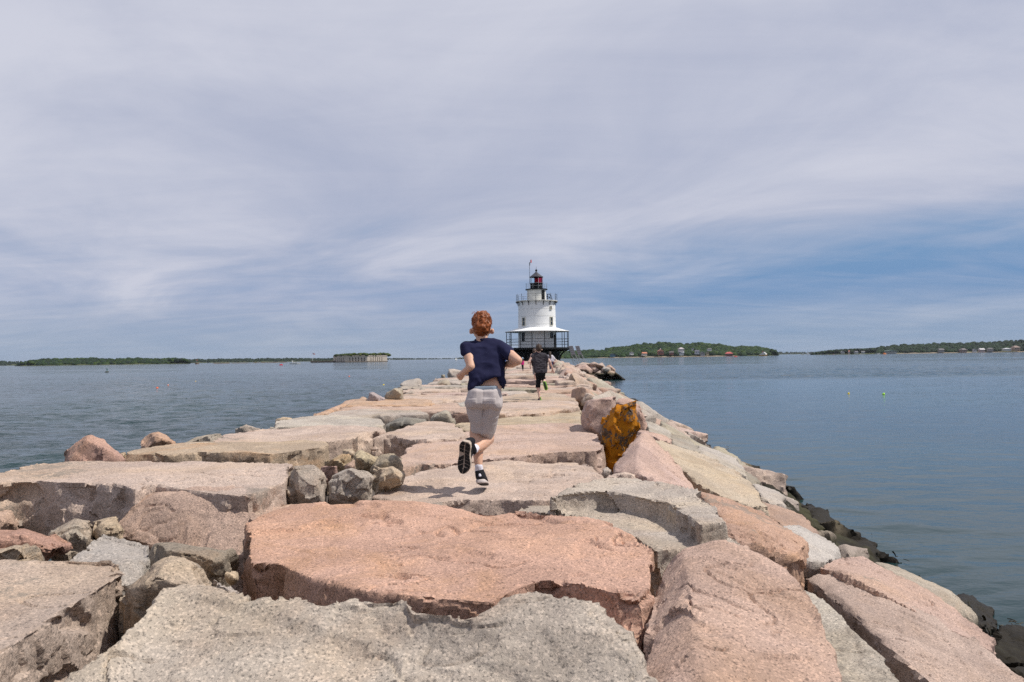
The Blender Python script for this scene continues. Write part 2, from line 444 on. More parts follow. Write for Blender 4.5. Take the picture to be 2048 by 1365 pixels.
def stone_displace(co, no, seed, rough=1.0, top_rough=1.0, drill=0.0, ledge=0.0, fine=True, rim=False):
    up = sstep(no[:, 2], 0.55, 0.9)
    side = (1 - up) * (.38 + .62 * sstep(co[:, 2].max() - co[:, 2], 0.02, 0.12)) if rim else 1 - up
    P = co
    n1 = pnoise(P * 1.1, seed); n2 = pnoise(P * 3.0, seed + 1)
    n3 = pnoise(P * 7.0, seed + 2); n4 = pnoise(P * 17.0, seed + 3)
    d = 0.045 * n1 * rough + 0.012 * n2 * (up * top_rough) + 0.005 * n3 * up * top_rough
    w1 = worley(P * 3.4 + 0.35 * n2[:, None], seed + 20)
    d += side * rough * (0.026 * n2 + 0.034 * w1 + 0.010 * (np.abs(n4) - 0.2)) + up * 0.0035 * top_rough * w1
    if fine:
        w2 = worley(P * 9.5 + 0.3 * n3[:, None], seed + 21)
        d += side * rough * 0.013 * w2 + up * top_rough * 0.0014 * w2
    if fine:
        n5 = pnoise(P * 42.0, seed + 4)
        d += 0.0045 * n5 * (side * rough + 0.35 * up) + 0.003 * n4 * up
    # broad shallow scales that have split off the upper face
    q = np.stack([P[:, 0] * 1.5, P[:, 1] * 2.3, P[:, 2] * 1.0], 1)
    lf = pnoise(q, seed + 7) + 0.45 * n2 + 0.25 * n3
    d -= up * (0.010 + ledge) * sstep(lf, 0.10, 0.16) + up * 0.007 * sstep(lf, 0.34, 0.38)
    # short cracks
    cr = np.abs(pnoise(P * (2.2, 5.0, 2.0), seed + 9) + 0.3 * n3)
    gate = sstep(pnoise(P * 1.7, seed + 11), 0.04, 0.2)
    d -= (0.020 * up + 0.014 * side) * gate * (1 - sstep(cr, 0.0, 0.030))
    cr2 = np.abs(pnoise(P * (3.0, 9.0, 3.0), seed + 13) + 0.35 * n3)
    d -= 0.013 * up * sstep(pnoise(P * 2.6, seed + 12), 0.10, 0.25) * (1 - sstep(cr2, 0.0, 0.045))
    if rim:                                    # flakes broken off along the arris
        near = sstep(0.16 - (co[:, 2].max() - co[:, 2]), 0.0, 0.06) * (1 - sstep(no[:, 2], .93, .995))
        d -= near * 0.035 * sstep(pnoise(P * 4.2, seed + 15) + .4 * n3, 0.16, 0.24)
    if drill:                                  # half-round drill holes down the split face
        ph = (co[:, 0] / drill) % 1.0 - 0.5
        d -= side * 0.022 * np.exp(-(ph / 0.05) ** 2) * (np.abs(no[:, 1]) > 0.5)
    return co + no * d[:, None]

def make_stone(name, bm, color, rust, voxel, seed, material=None, smooth_it=0, parent=ROOT, holes=(), **kw):
    def fin(me):
        co, no = mesh_np(me)
        c = co.mean(0)
        co = stone_displace(co, no, seed, **kw)
        for p, r, dep in holes:
            q = np.linalg.norm(co - np.array(p, np.float32), axis=1)
            co = co - no * (dep * (1 - sstep(q, r * .55, r)))[:, None]
        set_co(me, co - c); me.set_sharp_from_angle(angle=math.radians(38))
        o = obj(name, me, material or GRANITE, parent, Vector(c.tolist()))
        o.color = (*color, rust)
    queue(bm, voxel, smooth_it, fin)

SEED = [100]
def slab(pix, drop, h, color, rust=0.1, voxel=None, taper=1.03, name='granite_slab', extra=None, material=None, tilt=(0, 0), **kw):
    """upper face traced as an outline on a level `drop` metres below the eye, h thick"""
    SEED[0] += 17; rng = random.Random(SEED[0])
    pts = [PZ(p[0], p[1], CAM.z - (p[2] if len(p) > 2 else drop)) for p in pix]
    c = sum(pts, Vector()) / len(pts)
    bm = bmesh.new()
    prism(bm, jitter_outline(pts, rng, amp=0.004 + 0.0014 * min(c.y, 10)), h, taper)
    for (pix2, drop2, h2) in (extra or []):
        b2 = bmesh.new()
        prism(b2, jitter_outline([PZ(p[0], p[1], CAM.z - drop2) for p in pix2], rng, amp=0.012), h2, 1.0)
        me = bpy.data.meshes.new('x'); b2.to_mesh(me); b2.free(); bm.from_mesh(me); bpy.data.meshes.remove(me)
    if voxel is None: voxel = min(0.05, max(0.010, c.y * 0.0032))
    make_stone(name, bm, color, rust, voxel, SEED[0], material, rim=kw.pop('rim', True), **kw)
def block(pts, h, color, rust=0.1, voxel=None, name='granite_block', back=0.25, material=None, nf=4, **kw):
    """hull of surface points (pixel, distance), continued h metres down into the heap"""
    SEED[0] += 17
    P = [D(*p) for p in pts]
    Q = [p + Vector((0, back if i % 2 else back * 0.6, -h)) for i, p in enumerate(P)]
    c = sum(P, Vector()) / len(P)
    bm = bmesh.new(); hull(bm, P + Q); facets(bm, random.Random(SEED[0]), nf, .88, .98)
    if voxel is None: voxel = min(0.05, max(0.010, c.y * 0.0032))
    make_stone(name, bm, color, rust, voxel, SEED[0], material, **kw)
def boulder(pix, d, t, color, rust=0.1, voxel=None, name='boulder', front=None, shrink=0.72, h=0.0, material=None, **kw):
    """loose boulder: widest outline half way back, a faceted front and a back of its own"""
    SEED[0] += 17; rng = random.Random(SEED[0])
    cx = sum(p[0] for p in pix) / len(pix); cy = sum(p[1] for p in pix) / len(pix)
    P = [D(p[0], p[1], d + t * rng.uniform(0.3, 0.5)) for p in pix]
    if front: P += [D(x, y, d) for x, y in front]
    else: P += [D(cx + (p[0] - cx) * shrink * rng.uniform(.8, 1.1), cy + (p[1] - cy) * shrink * rng.uniform(.8, 1.1), d) for p in pix[::2]]
    P += [D(cx + (p[0] - cx) * shrink, cy + (p[1] - cy) * shrink, d + t) for p in pix[1::2]]
    if h: P += [p - Vector((0, 0, h)) for p in P[:len(pix)]]
    bm = bmesh.new(); hull(bm, P); facets(bm, rng, 8, .78, .95)
    if voxel is None: voxel = min(0.05, max(0.007, d * 0.0022))
    make_stone(name, bm, color, rust, voxel, SEED[0], material, **kw)

# -- the nearest stones, back to front
# A grey foreground boulder
slab([(107,1365,.80),(220,1285,.74),(330,1184,.70),(360,1173,.70),(422,1181,.71),(453,1194,.71),(504,1202,.71),(539,1194,.70),(574,1198,.71),(590,1194,.71),(648,1208,.72),(703,1195,.71),
      (785,1190,.70),(813,1194,.70),(837,1211,.71),(864,1219,.72),(919,1229,.72),(953,1229,.72),(980,1214,.71),(1008,1197,.70),(1042,1192,.70),(1083,1194,.70),(1124,1201,.70),(1178,1214,.71),
      (1213,1231,.72),(1240,1269,.74),(1264,1310,.78),(1297,1368,.82),(1360,1500,.92),(700,1640,.95),(-60,1500,.9)], .70, .55, (.45,.405,.34), .14, name='boulder', taper=1.06, top_rough=2.6, ledge=.006, rim=False)
# C tan slab on the left edge, with its split lilac edge
slab([(-160,1116),(0,1120),(75,1120),(120,1119),(225,1116),(257,1127),(252,1140),(225,1152),(170,1190),(90,1246),(0,1303),(-160,1410)], .75, .5, (.45,.375,.31), .08, taper=1.0, top_rough=.7)
# B salmon slab and the layer under it
slab([(497,1047),(507,1037),(575,1017),(650,1009),(740,1010),(875,1011),(925,1015),(975,1025),(1037,1021),(1100,1025),(1175,1031),(1205,1042),(1242,1057),(1267,1070),(1274,1086),(1300,1097),
      (1302,1122),(1307,1145),(1307,1172),(1285,1184),(1222,1180),(1150,1165),(1088,1155),(1035,1172),(988,1199),(925,1195),(850,1192),(760,1186),(700,1180),(640,1164),(601,1147),(555,1128),(497,1124),(494,1090)],
     .80, .5, SALMON, .30, taper=1.01, top_rough=1.5, ledge=.012,
     holes=[(PZ(803, 1157, 2.5), .035, .04)],
     extra=[([(640,1120),(1290,1120),(1304,1190),(1296,1250),(1276,1300),(1180,1270),(1100,1215),(900,1215),(700,1215)], .905, .35)])
# E big pink boulder
block([(285,982,4.42),(335,977,4.5),(400,978,4.52),(487,971,4.52),(260,1010,4.28),(335,991,4.3),(400,986,4.32),(445,983,4.34),(490,977,4.36),(498,987,4.34),(511,1003,4.25),(508,1032,4.1),(492,1090,3.95),(488,1114,3.88),(467,1126,3.84),(450,1108,3.9),(375,1100,3.98),(295,1090,4.06),(205,1068,4.14)], .45, PINK, .14, back=.15, rough=.9, top_rough=2.0, nf=2)
# F long pale slab
slab([(-120,968),(-60,955),(0,945),(45,932),(115,922),(250,925),(400,921),(445,925),(500,924),(560,927),(582,931),(582,943),(572,961),(505,988),(450,986),(400,979),(310,970),(270,980),(235,970),(200,966),(140,967),(80,962),(25,963),(-60,975)], .72, .46, PALE, .08, taper=1.0, top_rough=.6)
# left foreground bits
boulder([(-60,1020),(10,1023),(22,1040),(36,1054),(20,1075),(-60,1075)], 4.0, .5, PINK, .15)
boulder([(-60,1060),(0,1054),(50,1056),(100,1072),(136,1096),(134,1106),(122,1124),(60,1150),(-60,1150)], 3.25, .55, (.42,.27,.21), .2)
boulder([(-40,1105),(0,1098),(32,1085),(50,1086),(72,1109),(78,1124),(40,1150),(-40,1150)], 3.0, .35, TAN, .25)
boulder([(104,1068),(150,1040),(182,1044),(187,1065),(175,1084),(135,1106),(118,1100)], 3.62, .5, GREEN, .15, h=.2)
boulder([(182,1043),(232,1030),(250,1060),(205,1080),(188,1080)], 3.75, .4, TAN, .1, h=.2)
# D grey-green wedge
block([(125,1122,2.98),(165,1094,3.2),(205,1066,3.42),(250,1079,3.4),(296,1090,3.38),(299,1110,3.2),(283,1150,2.95),(258,1170,2.86),(262,1124,2.98)], .35, (.38,.36,.325), .06, back=.1, top_rough=.8, rough=.6)
# H stones in the hollow
boulder([(250,1182),(302,1134),(332,1116),(360,1115),(388,1130),(391,1142),(420,1175),(440,1205),(330,1240),(242,1228)], 2.5, .5, (.42,.36,.29), .15, h=.2)
boulder([(297,1092),(332,1091),(375,1101),(457,1109),(462,1132),(437,1156),(417,1171),(340,1150)], 2.95, .45, (.29,.255,.20), .15, h=.2)
boulder([(418,1174),(435,1154),(460,1165),(486,1186),(482,1200),(440,1215)], 2.55, .25, GREY, .02, h=.12)
boulder([(455,1150),(466,1145),(474,1158),(465,1165)], 2.9, .12, TAN, .1)
slab([(505,1003),(545,1000),(600,1003),(655,1007),(640,1030),(560,1040),(505,1042)], .84, .35, PINK, .2)
# J loose boulders in the gap
boulder([(585,932),(620,930),(637,932),(651,952),(652,992),(645,1008),(587,1003),(567,992),(567,972),(579,950)], 4.55, .4, (.36,.32,.27), .15, front=[(600,952),(634,955),(640,985),(590,985),(615,1000)], h=.1)
boulder([(650,950),(680,932),(695,930),(735,940),(748,955),(746,977),(720,1005),(670,1008),(650,995)], 4.6, .42, (.40,.365,.32), .1, h=.1)
boulder([(747,957),(757,935),(785,930),(813,947),(810,956),(757,984),(748,972)], 5.0, .35, TAN, .45, h=.1)
boulder([(648,923),(682,902),(700,905),(706,920),(688,932),(660,934)], 5.7, .3, (.40,.33,.22), .45, h=.15)
boulder([(711,910),(720,900),(756,917),(743,941),(712,934)], 5.5, .3, (.40,.36,.26), .25, h=.15)
boulder([(741,937),(765,910),(785,910),(796,917),(790,932),(750,953)], 5.3, .3, (.38,.34,.26), .2, h=.15)
boulder([(634,931),(650,926),(676,930),(668,944),(650,950),(640,945)], 5.2, .2, (.43,.30,.25), .1, h=.15)
boulder([(686,899),(700,896),(712,905),(710,915),(690,915)], 6.0, .25, TAN, .3, h=.15)
boulder([(689,931),(711,919),(712,934),(700,940)], 5.35, .15, PINK, .1, h=.1)
# K slab under the running boy
slab([(741,993),(760,980),(782,966),(807,955),(875,940),(912,930),(975,924),(1012,920),(1050,924),(1125,920),(1150,919),(1180,924),(1187,933),(1212,960),(1240,985),(1160,1004),(1112,1001),(1050,999),(1000,996),(950,999),(912,1004),(880,1008),(830,1007),(790,1004)], .90, .42, PALE, .10, top_rough=1.2, ledge=.004)
# AJ stepped grey rock
slab([(1035,1021),(1060,1009),(1130,1008),(1217,1008),(1280,1000),(1400,1010),(1440,1037),(1482,1094),(1440,1104),(1370,1097),(1310,1103),(1267,1071),(1160,1032)], .93, .45, (.44,.40,.345), .10, taper=1.05, top_rough=1.8, rim=False,
     extra=[([(1098,993),(1130,979),(1170,970),(1212,961),(1275,957),(1330,968),(1392,985),(1422,1006),(1455,1044),(1400,1050),(1358,1014),(1330,999),(1255,988),(1205,983),(1130,988)], .82, .3)])
boulder([(1212,960),(1225,948),(1250,944),(1270,947),(1279,959),(1245,968)], 5.9, .3, PALE, .05, h=.15)
boulder([(1203,936),(1215,933),(1226,945),(1222,957),(1207,952)], 6.4, .3, GREY, .05, h=.15)
# L slab with drill marks
slab([(787,927),(800,912),(822,892),(840,885),(880,877),(917,865),(995,852),(1075,849),(1162,850),(1187,862),(1208,887),(1206,896),(1192,900),(1157,901),(1100,903),(1032,911),(975,917),(937,921),(895,928),(870,930),(840,927),(812,936),(795,936)], .90, .4, (.475,.37,.31), .16, top_rough=.9, drill=.28, taper=1.0)
# M slab with a shaded drilled face
slab([(735,881),(760,871),(790,862),(825,848),(862,842),(900,845),(917,851),(931,866),(915,878),(875,878),(862,881),(830,881),(787,873),(762,873)], .85, .42, PALE, .08, drill=.22, taper=.98)
# N pale slab
slab([(427,881),(445,870),(475,860),(525,855),(650,851),(750,853),(771,860),(737,868),(710,873),(676,883),(655,885),(600,885),(500,886),(435,887)], .80, .42, PALE, .06, taper=.99)
# O stained slab with an ochre end
slab([(247,902),(300,894),(360,887),(510,887),(600,882),(650,883),(658,890),(650,893),(587,901),(540,907),(440,907),(400,906),(325,910),(300,906),(250,906)], .75, .4, (.42,.345,.255), .55, taper=1.0)
# P edge boulders on the left
boulder([(129,924),(132,900),(150,892),(172,872),(185,869),(205,877),(225,895),(252,926),(200,945),(140,945)], 5.8, .7, (.48,.32,.255), .12, front=[(188,885),(197,924),(140,925),(245,926),(180,880)], rough=.6, h=.2)
boulder([(276,898),(277,890),(289,877),(300,865),(317,861),(335,867),(356,885),(352,905),(290,910)], 7.0, .7, (.47,.335,.25), .3, h=.2)
boulder([(355,889),(392,872),(425,866),(447,866),(440,890),(380,900)], 8.0, .6, GREEN, .1, h=.2)
boulder([(236,905),(246,900),(256,908),(250,918),(238,918)], 6.4, .3, TAN, .2, h=.2)
boulder([(468,858),(492,846),(505,850),(522,856),(510,870),(480,870)], 9.8, .5, GREY, .1, h=.2)
boulder([(552,841),(565,834),(579,836),(590,846),(560,850)], 12.0, .5, TAN, .2, h=.3)
# Q slabs and boulders behind them
slab([(538,853),(555,841),(625,833),(692,831),(757,838),(771,848),(750,855),(650,852)], .80, .4, (.45,.42,.36), .06)
slab([(647,831),(660,825),(682,821),(766,818),(849,819),(859,828),(800,830),(750,832),(700,834)], .83, .5, (.42,.38,.33), .12, taper=.97)
boulder([(769,856),(793,840),(808,835),(846,839),(849,846),(791,861),(773,862)], 10.1, .6, (.25,.245,.215), .05, h=.2)
boulder([(860,837),(866,830),(892,820),(900,823),(911,846),(890,850)], 10.9, .5, (.37,.345,.285), .15, h=.2)
slab([(672,821),(690,812),(775,808),(850,806),(916,805),(920,812),(975,812),(975,822),(940,824),(886,821),(850,821)], .86, .45, (.465,.36,.29), .25, taper=.98)
slab([(894,824),(930,818),(1000,816),(1000,829),(940,829),(905,829)], .90, .5, BROWN, .1, taper=.97)
slab([(624,832),(650,818),(700,800),(715,797),(722,803),(680,812),(665,822)], .90, .4, (.45,.33,.25), .45)
slab([(690,813),(708,799),(727,793),(740,798),(800,797),(864,800),(869,806),(850,810),(775,811)], .84, .42, (.465,.345,.25), .35, taper=.98)
slab([(775,806),(800,790),(855,783),(900,782),(940,788),(940,796),(895,800),(868,805),(800,803)], .86, .42, PALE, .12, taper=.98)
slab([(872,803),(880,795),(920,788),(975,790),(975,803),(915,808),(895,806)], .92, .4, (.40,.385,.35), .02)
boulder([(736,797),(740,785),(746,784),(770,797),(755,802)], 15.5, .7, LILAC, .02, h=.3)
boulder([(767,796),(775,785),(790,775),(800,776),(808,787),(795,797)], 16.0, .9, (.36,.33,.27), .1, h=.3)
boulder([(806,790),(824,779),(829,784),(826,790)], 18.0, .6, GREY, .05, h=.3)
boulder([(830,786),(846,774),(854,780),(850,788)], 19.0, .8, (.40,.37,.31), .1, h=.3)
boulder([(868,774),(880,761),(896,758),(900,772)], 24.0, 1.1, (.42,.385,.31), .1, h=.3)
# R, S, T slabs behind the boy
slab([(908,847),(940,842),(1000,834),(1063,828),(1096,820),(1129,816),(1161,820),(1168,850),(1124,849),(1075,850),(990,854),(935,863)], .94, .4, (.43,.37,.275), .15, top_rough=1.4)
slab([(950,826),(960,815),(1003,805),(1073,804),(1129,800),(1153,803),(1156,817),(1104,820),(1060,824),(1000,828)], .88, .4, PALE, .22, taper=.98)
slab([(990,803),(1000,793),(1040,788),(1082,786),(1129,790),(1152,796),(1150,801),(1121,802),(1063,804)], .88, .4, (.43,.36,.29), .22, taper=.98)
# U upright blocks along the right edge of the walk
boulder([(1160,801),(1180,797),(1205,792),(1220,789),(1231,792),(1233,812),(1221,832),(1208,857),(1202,877),(1190,871),(1174,854),(1164,846),(1161,822)], 9.1, .75, (.47,.355,.30), .12, front=[(1182,804),(1205,798),(1226,797),(1222,820),(1196,868),(1178,850)], name='granite_block', rough=.7, h=.1)
boulder([(1230,793),(1242,790),(1260,795),(1281,812),(1293,837),(1293,862),(1260,880)], 9.5, .8, (.46,.33,.27), .2, name='granite_block', h=.2)
boulder([(1235,812),(1242,805),(1265,796),(1273,800),(1279,832),(1272,870),(1254,921),(1226,943),(1217,921),(1209,891),(1202,873),(1207,855),(1222,830)], 7.9, .6, (.10,.08,.065), .1, front=[(1246,815),(1267,806),(1268,850),(1248,905),(1226,930),(1218,880),(1230,845)], name='lichen_block', material=LICHEN, rough=1.5, h=.1)
# U4 pointed pink slab leaning on the slope
block([(1285,860,7.6),(1294,860,7.6),(1306,880,7.5),(1330,911,7.2),(1382,966,6.6),(1394,982,6.4),(1335,966,6.0),(1281,956,5.85),(1276,930,6.1),(1276,900,6.5),(1258,915,6.6),(1232,930,6.5),(1226,946,6.2),(1258,948,6.0)], .5, (.475,.36,.31), .08, back=.1, rough=.8)
# V long pink block with a rust-red end
block([(1366,976,6.05),(1394,982,6.1),(1476,1005,5.95),(1530,1033,5.7),(1617,1081,5.25),(1612,1104,5.05),(1600,1118,4.95),(1510,1102,4.75),(1484,1096,4.75),(1440,1032,5.25),(1402,989,5.7),(1516,1046,5.2)], .4, (.43,.30,.235), .3, back=.1, rough=.9)
# W yellowish slope slab
block([(1303,876,8.6),(1322,880,8.9),(1380,900,8.7),(1431,920,8.5),(1486,950,8.0),(1507,978,7.4),(1527,1001,6.9),(1539,1011,6.6),(1506,1014,6.45),(1468,1000,6.5),(1418,977,6.7),(1392,970,6.9),(1356,931,7.4)], .3, (.45,.39,.30), .12, back=.05, top_rough=1.3)
# X, Y, Z stones of the slope
block([(1290,838,11),(1330,854,11),(1345,866,10.6),(1343,888,9.8),(1300,872,9.6)], .5, (.40,.375,.32), .05)
block([(1296,862,9.4),(1326,868,9.4),(1341,880,9.2),(1338,886,9.0),(1303,874,9.0)], .25, (.46,.345,.29), .05)
block([(1340,864,11),(1368,870,11),(1394,890,10.4),(1404,902,9.8),(1380,900,9.4),(1343,886,9.5)], .5, (.33,.31,.26), .1)
block([(1392,889,11),(1432,900,11),(1457,912,10.7),(1487,936,10),(1500,960,9),(1484,950,8.8),(1431,921,9.2),(1396,904,9.6)], .5, (.41,.385,.34), .05)
block([(1485,936,10.5),(1502,945,10.4),(1519,962,9.8),(1512,976,9.0),(1488,953,9.2)], .5, (.31,.29,.24), .05)
block([(1504,968,9.2),(1530,974,9.2),(1556,984,8.9),(1573,995,8.6),(1568,1014,8.0),(1540,1000,7.9),(1522,992,8.1)], .5, (.42,.39,.345), .05)
block([(1526,1000,7.6),(1568,1013,7.7),(1606,1034,7.4),(1637,1063,7.0),(1630,1080,6.5),(1590,1062,6.4),(1565,1048,6.5),(1530,1026,6.9)], .5, (.38,.28,.22), .12)
block([(1564,1050,6.5),(1597,1049,6.8),(1642,1071,6.7),(1668,1087,6.5),(1688,1106,6.2),(1678,1118,5.9),(1646,1130,5.6),(1606,1120,5.5),(1617,1087,5.9)], .4, (.45,.43,.39), .04)
block([(1640,1066,11),(1686,1061,11.4),(1730,1070,11.2),(1754,1085,10.9),(1760,1101,10.6),(1748,1124,9.8),(1690,1110,9.6),(1650,1090,9.8)], .9, (.022,.020,.011), .0, name='weedy_boulder', rough=1.8, top_rough=4)
block([(1516,960,12.5),(1543,966,12.5),(1577,987,12.2),(1607,1016,11.6),(1642,1062,10.6),(1630,1064,9.6),(1575,1018,9.8),(1540,985,10.4)], .9, (.022,.020,.011), .0, name='weedy_boulder', rough=1.8, top_rough=4)
block([(1618,1017,13.6),(1644,1011,14),(1662,1030,13.6),(1676,1056,12.8),(1650,1064,12),(1624,1040,12.4)], .9, (.022,.020,.011), .0, name='weedy_boulder', rough=1.8, top_rough=4)
block([(1908,1188,9.6),(1946,1190,9.9),(1980,1213,9.6),(1998,1240,9.2),(1996,1262,8.8),(1950,1240,8.6),(1920,1210,8.9)], .8, (.022,.020,.011), .0, name='weedy_boulder', rough=1.8, top_rough=4)
block([(2004,1252,7.6),(2050,1240,7.9),(2110,1260,7.7),(2110,1390,6.3),(2050,1362,6.3),(1998,1322,6.6),(1993,1276,7.2)], .9, (.022,.020,.011), .0, name='weedy_boulder', rough=1.8, top_rough=4)
# AC long slope slabs, bottom right
block([(1640,1133,5.3),(1676,1113,5.6),(1726,1113,5.75),(1762,1133,5.6),(1811,1158,5.4),(1862,1185,5.2),(1901,1224,5.0),(1960,1262,4.75),(1992,1285,4.6),(1986,1302,4.4),(1930,1274,4.4),(1840,1229,4.55),(1760,1184,4.75),(1690,1153,4.95)], .5, (.44,.33,.275), .1, rough=.9, top_rough=1.8, nf=2)
block([(1612,1158,5.05),(1637,1146,5.1),(1690,1151,5.05),(1760,1182,4.85),(1840,1227,4.6),(1930,1272,4.4),(1987,1300,4.3),(2050,1356,4.0),(2140,1450,3.6),(1940,1460,3.3),(1862,1366,3.6),(1823,1322,3.85),(1786,1282,4.05),(1748,1240,4.3),(1687,1197,4.6)], .6, (.42,.335,.28), .08, back=-.1, rough=.9, top_rough=1.5, nf=2)
block([(1746,1124,6.6),(1798,1139,6.6),(1850,1164,6.5),(1899,1184,6.4),(1932,1210,6.2),(1948,1237,6.0),(1905,1226,5.6),(1862,1190,5.8),(1811,1163,6.0)], .6, (.39,.35,.28), .15)
# AH grey stone in the gap, AI pink foreground block on the right
slab([(1600,1180),(1640,1202),(1676,1232),(1736,1290),(1798,1362),(1850,1430),(1690,1430),(1660,1300),(1630,1230)], 1.12, .4, (.43,.40,.34), .05)
block([(1440,1084,3.0),(1482,1095,3.0),(1525,1110,2.95),(1562,1130,2.88),(1600,1155,2.75),(1621,1187,2.6),(1634,1213,2.5),(1674,1300,2.2),(1712,1420,1.9),(1430,1430,1.78),(1388,1300,2.02),(1376,1175,2.46),(1368,1101,2.95),(1408,1103,2.93),
       (1337,1132,2.98),(1313,1160,2.88),(1306,1190,2.74),(1297,1250,2.45),(1281,1327,2.15),(1290,1430,1.85)], .55, (.465,.345,.28), .10, back=.05, top_rough=1.4, ledge=.0, rough=.7, nf=1)
flush()
# -- rubble core under the stones
CORE = mat('rubble_core', (0.10, 0.085, 0.075), 0.95, 0.1, var=0.4, vscale=6, bump=0.8, bscale=12)
def build_core():
    ds = [-6, 0, 2, 4, 6, 8, 12, 20, 40, 70, 100, 118, 130, 142]
    V, F = [], []
    for d in ds:
        lo = 0.45 if d < 90 else 0.3
        V += [(xl(d) - 5, d, -4.5), (xl(d) - 0.2, d, ztop(d) - lo - .25), (xl(d) + .5, d, ztop(d) - lo), (xr(d) - .3, d, ztop(d) - lo), (xr(d) + 1.0, d, ztop(d) - lo - .65), (xw(d) - 1.6, d, 0.0), (xw(d) + 4, d, -4.5)]
    for i in range(len(ds) - 1):
        for k in range(6):
            a = i * 7 + k
            F.append((a, a + 1, a + 8, a + 7))
    raw('rubble_core', V, F, CORE, ROOT)
    # the rounded head of the mole beside the lighthouse
    P = [Vector(p) for p in ((4, 111, 2.1), (12, 110, 1.5), (14, 118, 1.2), (4, 128, 2.3), (5, 104, -3), (17, 107, -3), (20, 124, -3), (3, 140, -3), (-3, 140, -3), (-2, 128, 2.2))]
    bm = bmesh.new(); hull(bm, P)
    bm_obj('rubble_head', bm, CORE, ROOT)
build_core()

# -- the head's own blocks (seen beside the solar panels)
for pix, c, r in [
    ([(1149,737),(1158,731),(1172,729),(1185,740),(1180,745),(1160,745)], (.46,.35,.30), .1),
    ([(1177,733),(1185,729),(1202,741),(1198,745),(1186,744)], (.43,.345,.30), .05),
    ([(1189,747),(1200,741),(1214,748),(1206,752),(1195,751)], (.40,.33,.28), .05),
    ([(1203,738),(1208,733),(1220,736),(1222,741),(1213,744)], (.42,.40,.36), .05),
    ([(1211,732),(1220,730),(1231,739),(1229,744),(1221,738)], (.46,.36,.30), .1),
    ([(1211,746),(1222,741),(1232,745),(1232,757),(1221,754)], (.43,.345,.28), .15),
    ([(1229,743),(1238,750),(1252,760),(1231,762)], (.2,.18,.15), 0),
    ([(1170,748),(1190,748),(1213,752),(1217,761),(1190,762),(1176,756)], (.33,.28,.24), .05),
    ([(1193,729),(1205,725),(1211,733),(1199,735)], (.45,.38,.33), .1),
    ([(1213,755),(1222,752),(1227,761),(1215,762)], (.36,.29,.24), .1),
    ([(1128,735),(1140,729),(1152,731),(1150,739),(1138,742)], (.46,.37,.32), .1),
    ([(1140,742),(1152,738),(1165,746),(1172,753),(1160,752)], (.42,.36,.31), .05),
    ([(1150,731),(1165,725),(1180,727),(1176,732),(1158,733)], (.45,.38,.33), .05),
    ([(1176,728),(1188,724),(1197,727),(1192,731)], (.44,.36,.31), .05),
    ([(1108,731),(1122,725),(1140,726),(1136,732),(1118,735)], (.46,.38,.33), .05)]:
    boulder(pix, 104.0 if pix[0][1] > 735 else 107.0, 4.0, c, r, voxel=.10, smooth_it=0, rough=1.3, fine=False, name='granite_block', h=.6)

# -- the rest of the stones: rows of slabs along the top, blocks down the seaward slopes
rng = random.Random(7)
PALETTE = [(PALE, .1), (PALE, .06), (PINK, .12), ((.47,.37,.32), .1), ((.47,.35,.28), .3), ((.45,.375,.31), .12), (GREY, .05), ((.42,.39,.34), .08), ((.38,.36,.29), .1), ((.44,.32,.26), .2)]
todo = []               # (distance, kind, geometry points, colour, rust)
d = 17.6
while d < 128:
    dep = rng.uniform(1.0, 1.7) * (1 + d * .004)
    x, end = xl(d) - .15 + rng.uniform(-.5, .3), xr(d) + rng.uniform(-.2, .5)
    while x < end - .4:
        w = min(rng.uniform(1.2, 2.9), end - x)
        if end - x - w < .6: w = end - x
        z = ztop(d) + rng.gauss(0, .045) - (.05 if rng.random() < .2 else 0)
        g = .05
        pts = [Vector((x + g, d + rng.uniform(0, .25), z + rng.gauss(0, .02))), Vector((x + w * .5, d + rng.uniform(-.12, .2), z)), Vector((x + w - g, d + rng.uniform(0, .25), z + rng.gauss(0, .02))),
               Vector((x + w - g - rng.uniform(0, .15), d + dep - rng.uniform(.02, .2), z)), Vector((x + w * .4, d + dep - rng.uniform(0, .2), z)), Vector((x + g + rng.uniform(0, .2), d + dep - rng.uniform(.02, .2), z))]
        c, r = rng.choice(PALETTE)
        todo.append((d, 'granite_slab', pts, c, r)); x += w
    d += dep
d = 11.2
while d < 112:
    a, b = xr(d) + .25, xw(d) - .2
    n = rng.choice((4, 5)); step = (b - a) / n
    for k in range(n + 1):
        t = (k + rng.uniform(-.15, .15)) / n
        x = a + (b - a) * t; z = (ztop(d) + .02) * (1 - t) - .15 * t + rng.gauss(0, .07) + .10 * math.sin(math.pi * t)
        if t > .85: z = min(z, .42)
        s = (step * rng.uniform(.42, .62), rng.uniform(.55, .95), rng.uniform(.22, .42))
        if t < .2 and d < 24: s = (s[0] * .62, s[1] * .7, s[2] * .75); z -= .06
        R = Matrix.Rotation(rng.uniform(-.5, .5), 3, 'Z') @ Matrix.Rotation(.42 + rng.gauss(0, .16), 3, 'Y') @ Matrix.Rotation(rng.gauss(0, .14), 3, 'X')
        pts = []
        for i in range(15):
            v_ = Vector((rng.choice((-1, 1)) * rng.uniform(.55, 1), rng.choice((-1, 1)) * rng.uniform(.55, 1), rng.choice((-1, 1)) * rng.uniform(.7, 1)))
            pts.append(Vector((x, d + rng.uniform(-.05, .05), z - s[2] * .6)) + R @ Vector((v_.x * s[0], v_.y * s[1], v_.z * s[2])))
        c, r = rng.choice(PALETTE) if t < .8 else ((.16, .15, .12), 0)
        todo.append((d + 2, 'granite_block', pts, c, r))
    d += rng.uniform(1.0, 1.35) * (1 + d * .004)
